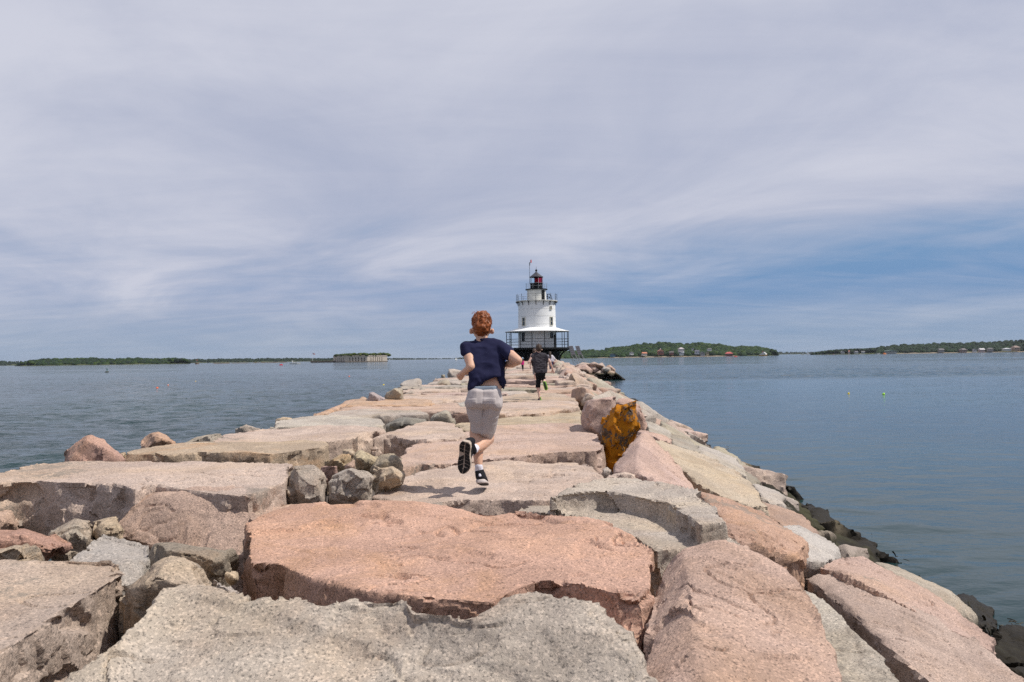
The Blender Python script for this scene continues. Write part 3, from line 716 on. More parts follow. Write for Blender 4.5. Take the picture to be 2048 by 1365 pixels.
for d in list(np.arange(20.5, 60, 2.1)):
    if rng.random() < .45: continue
    x = xl(d) - rng.uniform(.2, .7); s = rng.uniform(.22, .5)
    pts = [Vector((x, d, ztop(d) + s * .1)) + Vector((rng.uniform(-1, 1), rng.uniform(-1, 1), rng.uniform(-1, .9))).normalized() * s * rng.uniform(.8, 1.1) for i in range(14)]
    c, r = rng.choice(PALETTE); todo.append((d, 'boulder', pts, c, r))
# weedy stones at the foot of the slope in the foreground
for d in np.arange(6.2, 13, .8):
    x = xw(d) - rng.uniform(.9, 1.4); s = rng.uniform(.4, .7)
    pts = [Vector((x, d, -.1)) + Vector((rng.uniform(-1, 1) * 1.1, rng.uniform(-1, 1), rng.uniform(-1, .65) * .6)) * s for i in range(14)]
    todo.append((d, 'weedy_boulder', pts, (.022, .020, .011), 0))
for d in np.arange(7.0, 62, .6):
    for q in range(2):
        x = xw(d) - .55 - q * .5 + rng.uniform(-.3, .2); s = rng.uniform(.18, .42) * (1 + d * .006)
        pts = [Vector((x, d + rng.uniform(-.3, .3), .05 + .25 * q)) + Vector((rng.uniform(-1, 1) * 1.2, rng.uniform(-1, 1), rng.uniform(-1, .8) * .6)) * s for i in range(12)]
        todo.append((d + 4, 'weedy_boulder', pts, (.022, .020, .011), 0))
d = 6.8
while d < 11.2:
    a, b = xr(d) + .25, xw(d) - .2
    for t in (.5, .62, .75, .88):
        x = a + (b - a) * (t + rng.uniform(-.05, .05)); z = ztop(d) * (1 - t) - .3 * t; s = (.5, .6, .35)
        pts = [Vector((x, d, z - .15)) + Vector((rng.uniform(-1, 1) * s[0], rng.uniform(-1, 1) * s[1], rng.uniform(-1, .8) * s[2])) for i in range(14)]
        todo.append((d, 'weedy_boulder' if t > .6 else 'granite_block', pts, (.022, .020, .011) if t > .6 else (.38, .33, .28), 0))
    d += .9
# small loose stones wedged into joints of the walk
for i in range(26):
    d = rng.uniform(7.5, 40); x = rng.uniform(xl(d) + .2, xr(d) + .3); s = rng.uniform(.08, .2)
    if 9 > d: x = rng.uniform(-3, -.8)
    pts = [Vector((x, d, ztop(d) - .16)) + Vector((rng.uniform(-1, 1), rng.uniform(-1, 1), rng.uniform(-1, 1))).normalized() * s for k in range(12)]
    c, r = rng.choice(PALETTE); todo.append((d, 'boulder', pts, c, r))
todo.sort(key=lambda t: t[0])
NPART = 215
far = dict(co=[], no=[], loops=[], starts=[], tint=[])
far_n = [0, 0]
def far_fin(color, rust, seed):
    def fin(me):
        co, no = mesh_np(me)
        co = stone_displace(co, no, seed, rough=1.5, fine=False)
        lv = np.empty(len(me.loops), np.int32); me.loops.foreach_get('vertex_index', lv)
        ls = np.empty(len(me.polygons), np.int32); me.polygons.foreach_get('loop_start', ls)
        far['co'].append(co); far['loops'].append(lv + far_n[0]); far['starts'].append(ls + far_n[1])
        far['tint'].append(np.tile(np.array((*color, rust), np.float32), (len(co), 1)))
        far_n[0] += len(co); far_n[1] += len(lv)
        bpy.data.meshes.remove(me)
    return fin
for i, (d, kind, pts, c, r) in enumerate(todo):
    SEED[0] += 17; rg = random.Random(SEED[0])
    bm = bmesh.new()
    if kind == 'granite_slab': prism(bm, jitter_outline(pts, rg, .3, .035), rg.uniform(.3, .45), 1.0)
    else: hull(bm, pts)
    k = rg.uniform(.88, 1.1); c = tuple(q * k for q in c)
    if i < NPART: make_stone(kind, bm, c, r, max(.024, d * .0030), SEED[0], smooth_it=0, rough=1.3, top_rough=1.6)
    else: queue(bm, max(.09, d * .0030), 0, far_fin(c, r, SEED[0]))
flush()
def build_far():
    co = np.concatenate(far['co']); lv = np.concatenate(far['loops']); ls = np.concatenate(far['starts']); ti = np.concatenate(far['tint'])
    me = bpy.data.meshes.new('far_stones'); me.vertices.add(len(co)); me.vertices.foreach_set('co', co.ravel())
    me.loops.add(len(lv)); me.loops.foreach_set('vertex_index', lv)
    me.polygons.add(len(ls)); me.polygons.foreach_set('loop_start', ls)
    me.update(calc_edges=True); smooth(me)
    at = me.attributes.new('tint', 'FLOAT_COLOR', 'POINT'); at.data.foreach_set('color', ti.ravel())
    tag(obj('far_stones', me, GRANITE_FAR, ROOT), kind='stuff')
build_far()

# -- rockweed hanging on the stones at the waterline and floating off them
def build_weed():
    rg = random.Random(11)
    V, F = [], []
    def strand(p, dirv, L, w, sag):
        n = 4; side = dirv.cross(Vector((0, 0, 1))).normalized() * w
        base = len(V); q = p.copy(); dv = dirv.normalized()
        for k in range(n + 1):
            ww = side * (1 - .8 * k / n)
            V.extend([q - ww, q + ww, q + Vector((0, 0, w * .9))])
            dv = (dv + Vector((rg.gauss(0, .25), rg.gauss(0, .25), -sag))).normalized()
            q = q + dv * L / n
            if q.z < .02: q.z = .02 + rg.random() * .02
        for k in range(n):
            a = base + 3 * k
            F.extend([(a, a + 3, a + 5, a + 2), (a + 2, a + 5, a + 4, a + 1)])
    for i in range(170):
        d = 6.5 + 80 * (i / 170) ** 1.6
        cx = xw(d) - rg.uniform(.85, 1.45); cy = d + rg.uniform(-.5, .5)
        for k in range(int(14 + 26 * rg.random()) if d < 30 else 14):
            a = rg.uniform(-1.6, 1.6)
            dv = Vector((math.cos(a), math.sin(a) * .8, rg.uniform(-.8, -.2)))
            p = Vector((cx + rg.gauss(0, .24), cy + rg.gauss(0, .3), max(.03, .30 - abs(rg.gauss(0, .14)) - (cx - xw(d) + .8) * .3)))
            strand(p, dv, rg.uniform(.08, .2), rg.uniform(.012, .03) * (1 + d * .02), .5)
    for i in range(24):                         # a few loose floating tufts
        d = 6.5 + 40 * rg.random() ** 1.5; x = xw(d) + abs(rg.gauss(0, .35)) - .3; y = d
        for k in range(rg.randint(3, 9)):
            a = rg.uniform(0, 6.3)
            strand(Vector((x + rg.gauss(0, .12), y + rg.gauss(0, .12), .02)), Vector((math.cos(a), math.sin(a), .0)), rg.uniform(.04, .12), rg.uniform(.006, .012) * (1 + d * .02), .02)
    tag(raw('rockweed', V, F, mat('rockweed', (0.034, 0.027, 0.011), 0.45, 0.5, var=.6, vscale=2.5)), 'dark brown rockweed fringing the stones at the waterline', 'seaweed', None, 'stuff')
build_weed()

# ------------------------------------------------------------------ lighthouse
WHITE = mat('white_paint', (0.80, 0.80, 0.78), 0.55, 0.35, var=0.07, vscale=1.2, bump=0.15, bscale=6)
WHITE2 = mat('weathered_white_paint', (0.66, 0.65, 0.60), 0.6, 0.3, var=0.16, vscale=2.2)
BLACK = mat('black_iron_paint', (0.008, 0.009, 0.010), 0.6, 0.2, var=0.3, vscale=3)
CREAM = mat('cream_frame_paint', (0.50, 0.47, 0.38), 0.6)
GLASSD = mat('dark_window_glass', (0.02, 0.03, 0.04), 0.08, 0.8)
STEEL = mat('galvanised_steel', (0.42, 0.43, 0.44), 0.5, 0.5, 0.5)
def glass(name, col, rough=0.02):
    m = mat(name, col, rough); m.node_tree.nodes['Principled BSDF'].inputs['Transmission Weight'].default_value = 1.0
    m.node_tree.nodes['Principled BSDF'].inputs['IOR'].default_value = 1.1
    return m
REDG, CLEARG = glass('red_lantern_glass', (0.75, 0.05, 0.09)), glass('clear_lantern_glass', (0.9, 0.97, 1.0))
REDL = mat('red_lamp', (0.65, 0.06, 0.05), 0.3)
LC = D(1075, 715, 130.0); LX, LY = LC.x, LC.y
LH = empty('lighthouse', (LX, LY, 0))
tag(LH, 'white round lighthouse with black base, verandah and red lantern at the end of the breakwater', 'lighthouse')
def at(th, r, z): return Vector((math.sin(th) * r, -math.cos(th) * r, z))
def lh(name, fn, m, sm=False, parent=None):
    bm = bmesh.new(); fn(bm)
    return bm_obj(name, bm, m, parent or LH, None, sm)
def ring(name, prof, m, n=64, parent=None, sm=True):
    bm = bmesh.new(); lathe(bm, prof, n)
    o = bm_obj(name, bm, m, parent or LH, None, sm)
    return o
def build_lighthouse():
    ring('caisson', [(3.95, -3), (3.95, 2.2), (3.9, 3.3), (3.86, 4.6)], BLACK)
    ring('lower_deck', [(3.0, 4.62), (5.62, 4.62), (5.65, 4.66), (5.65, 4.93), (5.6, 4.97), (3.0, 4.97)], BLACK, sm=False)
    wall = ring('wall', [(3.30, 4.9), (3.29, 7.9), (3.27, 8.4), (3.20, 12.86), (3.2, 13.0)], WHITE)
    for z in (9.0, 10.35, 11.6): ring('plate_seam', [(3.205 + (12.86 - z) * .0155, z - .02), (3.225 + (12.86 - z) * .0155, z), (3.205 + (12.86 - z) * .0155, z + .02)], WHITE2)
    can = ring('verandah_roof', [(3.2, 8.45), (3.6, 8.33), (4.4, 8.08), (5.2, 7.87), (5.58, 7.80), (5.58, 7.70), (5.2, 7.70), (3.2, 7.74)], WHITE)
    N = 16
    for k in range(N):
        th = math.radians(11.25 + 360 / N * k)
        lh('verandah_post', lambda bm: tube(bm, at(th, 5.42, 4.97), at(th, 5.42, 7.72), .055, n=8), BLACK)
        def br(bm):
            p0, p1, p2, p3 = at(th, 3.88, 2.9), at(th, 4.2, 3.75), at(th, 4.75, 4.3), at(th, 5.5, 4.62)
            for a, b in ((p0, p1), (p1, p2), (p2, p3)): tube(bm, a, b, .09, n=6)
            tube(bm, at(th, 3.88, 4.45), at(th, 5.5, 4.55), .07, n=6); tube(bm, at(th, 3.88, 4.5), p2, .05, n=6)
        lh('deck_bracket', br, BLACK)
        th2 = th + math.radians(360 / N)
        for z in (5.5, 5.98, 6.45):
            a, b = at(th, 5.42, z), at(th2, 5.42, z)
            lh('rail', lambda bm: tube(bm, a, b, .028, n=6), BLACK)
    # main gallery
    ring('gallery_deck', [(3.1, 12.9), (3.62, 12.94), (3.62, 13.06), (1.5, 13.06)], WHITE2, sm=False)
    M = 16
    for k in range(M):
        th = math.radians(360 / M * k - 4)
        def bk(bm):
            tube(bm, at(th, 3.22, 12.25), at(th, 3.34, 12.7), .055, n=6); tube(bm, at(th, 3.34, 12.7), at(th, 3.62, 12.93), .065, n=6); tube(bm, at(th, 3.22, 12.88), at(th, 3.66, 12.9), .06, n=6)
        lh('gallery_bracket', bk, BLACK)
        lh('gallery_post', lambda bm: tube(bm, at(th, 3.52, 12.6), at(th, 3.52, 14.25), .032, n=6), BLACK)
        th2 = th + math.radians(360 / M)
        for z, r in ((13.35, .014), (13.72, .014), (14.1, .018)):
            a, b = at(th, 3.52, z), at(th2, 3.52, z)
            lh('gallery_rail', lambda bm: tube(bm, a, b, r, n=5), STEEL if k % 3 else BLACK)
    # watch room, lantern
    wr = ring('watch_room', [(1.66, 13.04), (1.63, 15.0)], WHITE2)
    def door(th, r, z, w, h, m, name, parent, dep=.06):
        R = Matrix.Rotation(th, 3, 'Z')
        return lh(name, lambda bm: box(bm, at(th, r, z), (w, dep, h), R), m, parent=parent)
    door(math.radians(41), 1.64, 14.0, .62, 1.75, BLACK, 'door', None, .14)
    door(math.radians(62), 1.62, 14.0, .25, 1.75, WHITE, 'door_leaf', None, .12)
    ring('lantern_deck', [(1.2, 14.98), (1.92, 15.0), (1.92, 15.14), (1.0, 15.14)], BLACK, sm=False)
    ring('lantern_wall', [(1.08, 15.1), (1.08, 16.05), (1.14, 16.07), (1.14, 16.15), (.9, 16.15)], BLACK, 20, sm=False)
    for k in range(10):
        a, b = math.radians(-18 + 36 * k), math.radians(18 + 36 * k)
        red = k in (0, 1, 2)
        def pane(bm):
            vs = [bm.verts.new(at(q, r, z)) for q, r, z in ((a, 1.04, 16.12), (b, 1.04, 16.12), (b, 1.04, 17.2), (a, 1.04, 17.2), (a, 1.02, 16.12), (b, 1.02, 16.12), (b, 1.02, 17.2), (a, 1.02, 17.2))]
            for f in ((0, 1, 2, 3), (5, 4, 7, 6), (4, 5, 1, 0), (3, 2, 6, 7), (4, 0, 3, 7), (1, 5, 6, 2)): bm.faces.new([vs[i] for i in f])
        lh('lantern_pane', pane, REDG if red else CLEARG)
        lh('lantern_mullion', lambda bm: tube(bm, at(a, 1.05, 16.1), at(a, 1.05, 17.22), .03, n=6), WHITE2 if k in (1, 9) else BLACK)
    ring('lens', [(0.0, 16.15), (.22, 16.2), (.3, 16.55), (.3, 16.75), (.2, 17.1), (0, 17.15)], mat('lens_glass', (.5, .55, .55), .15, .8), 20)
    rf = ring('lantern_roof', [(.9, 17.16), (1.20, 17.18), (1.22, 17.26), (1.16, 17.32), (.62, 17.72), (.2, 18.08), (.1, 18.2), (0, 18.22)], mat('lantern_roof_metal', (.055, .055, .065), .42, .5, .3, var=.2, vscale=3), 10, sm=False)
    ring('ball_finial', [(0, 18.15), (.08, 18.2), (.19, 18.36), (.19, 18.46), (.08, 18.6), (.03, 18.64), (.012, 19.2), (0, 19.2)], BLACK, 14)
    mast = lh('mast', lambda bm: (tube(bm, at(math.radians(-88), 1.16, 16.0), at(math.radians(-88), 1.16, 19.85), .035, n=6), tube(bm, at(math.radians(-88), 1.16, 19.8), at(math.radians(-82), .9, 19.8), .035, n=6), tube(bm, at(math.radians(-88), 1.1, 19.3), at(math.radians(-88), 1.1, 19.75), .06, n=6)), BLACK)
    lh('beacon', lambda bm: tube(bm, at(math.radians(-82), .9, 19.75), at(math.radians(-82), .9, 20.25), .12, .1, n=10), REDL, parent=mast)
    for k in range(12):
        th = math.radians(30 * k + 9)
        lh('lantern_rail_post', lambda bm: tube(bm, at(th, 1.85, 15.1), at(th, 1.85, 16.15), .02, n=5), STEEL)
        a, b = th, th + math.radians(30)
        for z in (15.65, 16.12): lh('lantern_rail', lambda bm: tube(bm, at(a, 1.85, z), at(b, 1.85, z), .014, n=5), STEEL)
    # bell frame on the gallery
    lh('bell_frame', lambda bm: (tube(bm, at(math.radians(62), 2.1, 13.05), at(math.radians(58), 2.15, 14.15), .1, n=6), tube(bm, at(math.radians(72), 2.9, 13.05), at(math.radians(63), 2.5, 14.15), .05, n=6), tube(bm, at(math.radians(58), 2.15, 14.15), at(math.radians(63), 2.5, 14.15), .06, n=6), box(bm, at(math.radians(64), 2.4, 13.55), (.22, .2, .3))), BLACK)
    # windows of the tower: frame, two sashes
    def window(xoff, z0, z1, w, rr, dark=False):
        th = math.asin(xoff / rr); R = Matrix.Rotation(th, 3, 'Z'); zc = (z0 + z1) / 2; h = z1 - z0
        def fr(bm):
            for s in (-1, 1): box(bm, at(th, rr, zc) + R @ Vector((s * w / 2, 0, 0)), (.09, .22, h + .1), R)
            box(bm, at(th, rr, z1) , (w + .09, .24, .09), R); box(bm, at(th, rr + .02, z0), (w + .2, .3, .08), R)
            if not dark: box(bm, at(th, rr + .03, zc), (w, .06, .06), R)
        f = lh('window', fr, BLACK if dark else CREAM)
        lh('pane', lambda bm: box(bm, at(th, rr - .01, zc), (w, .08, h), R), GLASSD, parent=f)
    s = 130 / 1500
    window(-26.6 * s, 8.75, 10.1, .62, 3.25); window(27.2 * s, 8.75, 10.15, .62, 3.25)
    window(26.3 * s, 11.5, 12.0, .42, 3.22)
    window(-28.0 * s, 6.15, 7.5, .5, 3.3, True); window(27.5 * s, 6.65, 7.5, .5, 3.3, True)
    # downpipe, ladder and cables on the verandah
    lh('downpipe', lambda bm: (tube(bm, at(math.radians(35), 4.9, 4.97), at(math.radians(35), 4.9, 7.1), .16, n=8), tube(bm, at(math.radians(34), 5.0, 3.0), at(math.radians(34), 5.0, 4.9), .05, n=6)), BLACK)
    lh('ladder', lambda bm: [tube(bm, at(math.radians(-66 + q), 5.3, 4.97), at(math.radians(-66 + q), 5.3, 7.5), .04, n=6) for q in (0, 5)] + [tube(bm, at(math.radians(-66), 5.3, z), at(math.radians(-61), 5.3, z), .03, n=5) for z in (5.3, 5.7, 6.1, 6.5, 6.9, 7.3)], BLACK)
    lh('davit', lambda bm: (tube(bm, at(math.radians(80), 5.6, 4.7), at(math.radians(80), 6.0, 4.72), .05, n=6), tube(bm, at(math.radians(80), 5.6, 4.0), at(math.radians(80), 5.6, 4.9), .07, n=6)), BLACK)
build_lighthouse()

# ------------------------------------------------------------------ solar panels
PANEL = mat('solar_cell', (0.10, 0.09, 0.095), 0.3, 0.5, var=.2, vscale=4)
def solar(px, label):
    b = PZ(px + 10, 726, 2.62); b = D(px + 10, 725.5, 112)
    e = empty('solar_panel', b)
    tag(e, label, 'solar panel', 'solar panels beside the lighthouse')
    s = 112 / 1500
    up = Vector((-4.6 * s, .75, 18.3 * s)); ax = Vector((1, -.25, 0)).normalized(); n = up.length; u_ = up.normalized()
    R = Matrix((ax, u_.cross(ax).normalized() * -1, u_)).transposed()
    bot = Vector((-6.5 * s, -.3, 15.2 * s))
    w = 8.4 * s
    for k in range(5):
        c = bot + up * ((k + .5) / 5)
        bm = bmesh.new(); box(bm, c, (w, .04, n / 5 * .66), R); p = bm_obj('panel', bm, PANEL, e)
    bm = bmesh.new(); box(bm, bot + up * .5 + Vector((0, .05, 0)), (w * 1.0, .03, n), R); bm_obj('backing_frame', bm, STEEL, e)
    for sx in (-1, 1):
        for (dx, dy) in ((.25, -.2), (-.1, 1.0)):
            top = bot + ax * (sx * w * .42) + up * (.1 if dy < 0 else .3)
            bm = bmesh.new(); tube(bm, top, (sx * w * .5 + dx, dy, -.25), .035, n=6); bm_obj('leg', bm, STEEL, e)
    bm = bmesh.new(); tube(bm, (-w * .5 + .1, .3, .35), (w * .5 + .1, .3, .35), .025, n=5); bm_obj('brace', bm, STEEL, e)
solar(1143.5, 'tall tilted solar panel on metal legs, the one next to the lighthouse')
solar(1156.5, 'tall tilted solar panel on metal legs, the one farther from the lighthouse')
# ------------------------------------------------------------------ far shores
def foliage_material():
    m = bpy.data.materials.new('far_foliage'); m.use_nodes = True
    nt = m.node_tree; b = nt.nodes['Principled BSDF']
    a = nd(nt, 'ShaderNodeAttribute', attribute_name='tint'); g = nd(nt, 'ShaderNodeNewGeometry')
    n = nnoise(nt, g.outputs['Position'], 0.35, 5, 0.7)
    nt.links.new(nmix(nt, 1.0, a.outputs['Color'], nmix(nt, nrange(nt, n, 0.3, 0.7), (.65, .65, .65), (1.3, 1.3, 1.2)), 'MULTIPLY'), b.inputs['Base Color'])
    b.inputs['Roughness'].default_value = 0.8; b.inputs['Specular IOR Level'].default_value = 0.15
    return m
FOLI = foliage_material()
SAND = mat('beach_sand', (0.26, 0.21, 0.15), 0.9, 0.2, var=.25, vscale=.05)
SOIL = mat('island_soil', (0.06, 0.07, 0.03), 0.95, 0.1, var=.3, vscale=.05)
LEDGE = mat('ledge_rock', (0.10, 0.085, 0.07), 0.9, 0.2, var=.4, vscale=.1)
ICO = []
def crowns_proto():
    for k in range(8):
        bm = bmesh.new(); bmesh.ops.create_icosphere(bm, subdivisions=2, radius=1.0)
        me = bpy.data.meshes.new('i'); bm.to_mesh(me); bm.free()
        co, no = mesh_np(me)
        n = 0.42 * pnoise(co * 1.5 + k * 7, k) + 0.28 * pnoise(co * 3.3 + k * 3, 40 + k) + 0.16 * pnoise(co * 7.0 + k, 80 + k)
        co = co * (1 + n[:, None])
        f = np.empty(len(me.polygons) * 3, np.int32); me.polygons.foreach_get('vertices', f)
        ICO.append((co.astype(np.float32), f.reshape(-1, 3))); bpy.data.meshes.remove(me)
crowns_proto()
def join_crowns(name, items, label, cat='trees', parent=None, kind='stuff'):
    """items: (centre, radius xyz, colour)"""
    rg = random.Random(len(items)); C, Fc, T = [], [], []; base = 0
    for c, r, col in items:
        co, f = ICO[rg.randrange(len(ICO))]
        a = rg.uniform(0, 6.28); ca, sa = math.cos(a), math.sin(a)
        q = np.stack([co[:, 0] * ca - co[:, 1] * sa, co[:, 0] * sa + co[:, 1] * ca, co[:, 2]], 1) * np.array(r, np.float32) + np.array(c, np.float32)
        C.append(q); Fc.append(f + base); base += len(q)
        T.append(np.tile(np.array((*col, 1), np.float32), (len(q), 1)))
    C, Fc, T = np.concatenate(C), np.concatenate(Fc), np.concatenate(T)
    me = bpy.data.meshes.new(name); me.vertices.add(len(C)); me.vertices.foreach_set('co', C.ravel())
    me.loops.add(Fc.size); me.loops.foreach_set('vertex_index', Fc.ravel().astype(np.int32))
    me.polygons.add(len(Fc)); me.polygons.foreach_set('loop_start', np.arange(0, Fc.size, 3, dtype=np.int32)); me.update(calc_edges=True)
    at_ = me.attributes.new('tint', 'FLOAT_COLOR', 'POINT'); at_.data.foreach_set('color', T.ravel())
    o = obj(name, me, FOLI, parent)
    if parent is None: tag(o, label, cat, None, kind)
    elif kind: o['kind'] = kind
    return o
def interp(prof, x):
    for (a, ya), (b, yb) in zip(prof, prof[1:]):
        if a <= x <= b: return ya + (yb - ya) * (x - a) / max(1e-6, b - a)
    return prof[0][1] if x < prof[0][0] else prof[-1][1]
def shore(prof, d, name, label, n, tree, cols, depth=150, seed=1, sand=False, clear=()):
    """wooded land whose skyline is given in pixels; trees stand on a low hill of soil"""
    rg = random.Random(seed); x0, x1 = prof[0][0], prof[-1][0]
    H = lambda px: max(1.5, CAM.z + (hy(px) - interp(prof, px)) * d / FPX)
    # land
    N = 60; V, F = [], []
    for i in range(N + 1):
        px = x0 + (x1 - x0) * i / N; p = WZ(px, 0, d); h = H(px); e = min(1, min(i, N - i) / 3 + .02)
        dirv = Vector((p.x, p.y, 0)).normalized()
        for t, z in ((-10, -1), (0, .9 * e), (depth * .2, max(.5, h * .22) * e), (depth * .6, max(.5, (h - tree) * .8) * e), (depth, max(.4, h - tree) * e), (depth * 2, -1)):
            q = p + dirv * t; V.append((q.x, q.y, z))
    for i in range(N):
        for k in range(5):
            a = i * 6 + k; F.append((a, a + 1, a + 7, a + 6))
    raw(name + '_land', V, F, SOIL, None, None, True)['kind'] = 'structure'
    if sand:
        V, F = [], []
        a, b = sand; N = 24
        for i in range(N + 1):
            px = a + (b - a) * i / N; p = WZ(px, 0, d); dirv = Vector((p.x, p.y, 0)).normalized(); w = rg.uniform(.7, 1.5) * min(1, min(i, N - i) / 2 + .3)
            for t, z in ((-20, -.2), (-12, .6 * w), (2, 1.5 * w), (12, 1.6)): q = p + dirv * t; V.append((q.x, q.y, z))
        for i in range(N):
            for k in range(3): q = i * 4 + k; F.append((q, q + 1, q + 5, q + 4))
        raw(name + '_beach', V, F, SAND, None, None, True)['kind'] = 'structure'
    items = []
    for i in range(n):
        px = rg.uniform(x0, x1); h = H(px); t = rg.random() ** .8
        r = tree * .5 * rg.uniform(.45, 1.4) * (.55 + .45 * min(1, h / (tree * 1.6)))
        r = min(r, h * .55)
        top = h * (.30 + .70 * t) * rg.uniform(.9, 1.03)
        if h < tree * 1.2: top = h * rg.uniform(.75, 1.05)
        p = WZ(px, 0, d); dirv = Vector((p.x, p.y, 0)).normalized(); p = p + dirv * depth * t
        sy = CAM.z + (top - CAM.z) * (d + depth * t) / d
        skip = False
        for (cx, w, yt) in clear:
            pyt = hy(px) - (sy - CAM.z) * FPX / (d + depth * t)
            if abs(px - cx) < w and pyt > yt - 1.5 and t < .55: skip = True
        if skip: continue
        c = cols[rg.randrange(len(cols))]; k = rg.uniform(.75, 1.25)
        items.append(((p.x, p.y, sy - r * .8), (r * 1.15, r * 1.15, r), tuple(q * k for q in c)))
    join_crowns(name + '_woods', items, label)
G1 = [(.015, .034, .010), (.021, .044, .011), (.012, .027, .010), (.032, .054, .012)]
G2 = [(.013, .025, .012), (.016, .029, .012), (.010, .020, .011)]
shore([(-60, 721), (0, 721.5), (40, 722), (75, 722.5)], 3200, 'far_left_shore', 'low wooded shore at the left edge of the picture', 160, 9, G2, 200, 2)
shore([(30, 732), (40, 726), (60, 721.5), (85, 717.5), (120, 717), (150, 715.5), (205, 715), (214, 718.5), (222, 717), (260, 716), (300, 716), (335, 716.5), (365, 717.5), (376, 720), (380, 728)], 1700, 'wooded_island', 'dark wooded island across the water on the left', 900, 11, G1 + G2, 160, 3)
shore([(372, 718), (420, 717.5), (470, 717), (520, 716.5), (580, 715.8), (640, 716.5), (690, 715.5), (700, 720)], 2900, 'middle_shore', 'long low wooded shore behind the fort', 700, 10, G2, 260, 4)
shore([(700, 716), (800, 716.5), (860, 716.8), (905, 716.6), (950, 713), (985, 713), (1020, 714)], 5200, 'distant_coast', 'faint distant coast between the fort and the running boy', 380, 12, G2, 300, 5)
HOUSES_A = [  # px, top, bottom, width px, wall colour, roof colour, label
    (1225, 707, 712.6, 10, (.10, .22, .30), (.09, .12, .14), 'teal blue house low by the island shore'),
    (1263, 704, 708.6, 7, (.62, .62, .60), (.06, .06, .07), 'small white house with dark roof among island trees'),
    (1288.5, 704.8, 710.4, 9, (.62, .56, .50), (.50, .20, .11), 'small pale house with orange roof above the beach'),
    (1321, 699, 708.4, 11, (.36, .14, .10), (.42, .20, .14), 'large brick red house with white cupola on the island'),
    (1343, 703, 708.8, 8, (.30, .11, .09), (.12, .10, .10), 'dark red house beside the white houses on the island'),
    (1362, 695.3, 702.6, 9.5, (.66, .62, .62), (.45, .40, .40), 'tall white house highest up the island slope'),
    (1363, 703.2, 709.4, 9, (.66, .68, .70), (.35, .38, .42), 'white house with pale blue porch below the tall one'),
    (1385, 695.5, 699.8, 4, (.6, .6, .55), (.2, .2, .2), 'narrow white house half hidden in island trees'),
    (1394, 700.5, 707.2, 8, (.62, .64, .68), (.10, .10, .13), 'white gabled house between trees in the island middle'),
    (1405, 704, 711.2, 8, (.40, .40, .42), (.14, .14, .16), 'grey gabled house near the island shore'),
    (1415, 704, 709, 5, (.50, .42, .26), (.25, .2, .15), 'small yellow cottage beside the grey gabled house'),
    (1418.5, 697.3, 700.6, 7, (.6, .6, .6), (.15, .14, .15), 'flat white house high in the island trees'),
    (1458, 704.3, 712, 14, (.26, .10, .09), (.45, .11, .10), 'red roofed boathouse on the waterfront'),
]
clr = [(h[0], h[3] * .62, h[2]) for h in HOUSES_A]
shore([(1085, 705), (1112, 703), (1140, 702), (1165, 700.3), (1185, 699), (1204, 700.5), (1212, 697), (1232, 693), (1250, 691.5), (1265, 690), (1285, 685.5), (1305, 686.5), (1322, 683.5), (1345, 684.5), (1380, 687.5), (1405, 684.5), (1422, 686.5), (1440, 688), (1452, 690.5), (1470, 691.5), (1500, 692), (1520, 694), (1540, 697.3), (1551, 702), (1556, 709)], 1650, 'village_island', 'green wooded island with houses to the right of the lighthouse', 1900, 12, G1, 220, 6, (1195, 1480), clr)
shore([(1535, 704), (1560, 703.6), (1600, 704), (1640, 704.5)], 5200, 'distant_strip', 'faint blue wooded strip between the two right shores', 200, 12, G2, 300, 8)
HOUSES_B = [
    (1685, 702.6, 706, 6, (.55, .55, .52), (.2, .2, .22), 'small white house at the low end of the right shore'),
    (1698, 701, 706.6, 3, (.60, .45, .40), (.5, .2, .15), 'thin pale tower with red cap on the right shore'),
    (1712, 702.5, 706, 6, (.5, .5, .5), (.16, .16, .18), 'grey house beside the thin tower'),
    (1726, 702.5, 705.8, 6, (.58, .58, .58), (.2, .2, .2), 'white house farther along from the thin tower'),
    (1781, 700.5, 706, 21, (.45, .45, .42), (.20, .28, .25), 'long pavilion with green hipped roof by the water'),
    (1882, 697.5, 704, 9, (.30, .28, .27), (.14, .13, .13), 'grey brown house with dark roof on the right shore'),
    (1926, 697, 704, 11, (.28, .20, .17), (.16, .14, .14), 'brown shingled house facing the right shore'),
    (1949, 698, 703.5, 6, (.58, .58, .60), (.16, .16, .18), 'white house between brown and pinkish houses'),
    (1963, 697, 703.5, 9, (.50, .38, .36), (.55, .52, .52), 'pinkish house with pale roof on the right shore'),
    (1980, 696, 702, 10, (.40, .36, .34), (.13, .12, .12), 'dark roofed house left of the low white house'),
    (2013, 696.3, 700.6, 12, (.62, .62, .62), (.5, .5, .52), 'low white house on the lawn of the right shore'),
    (2031, 691.8, 700.3, 12, (.42, .29, .22), (.24, .17, .14), 'large tan house with steep roof at the far right'),
]
shore([(1622, 707.5), (1632, 704.5), (1645, 702.7), (1660, 700.8), (1680, 699.5), (1720, 697.8), (1750, 696.8), (1765, 693), (1790, 690), (1805, 688), (1850, 686.5), (1930, 685), (1990, 683.5), (2040, 679.8), (2110, 677)], 1850, 'right_shore', 'dark wooded shore with houses at the right edge', 1300, 12, G1[:1] + G2, 220, 9, (1790, 2100), [(h[0], h[3] * .62, h[2]) for h in HOUSES_B])

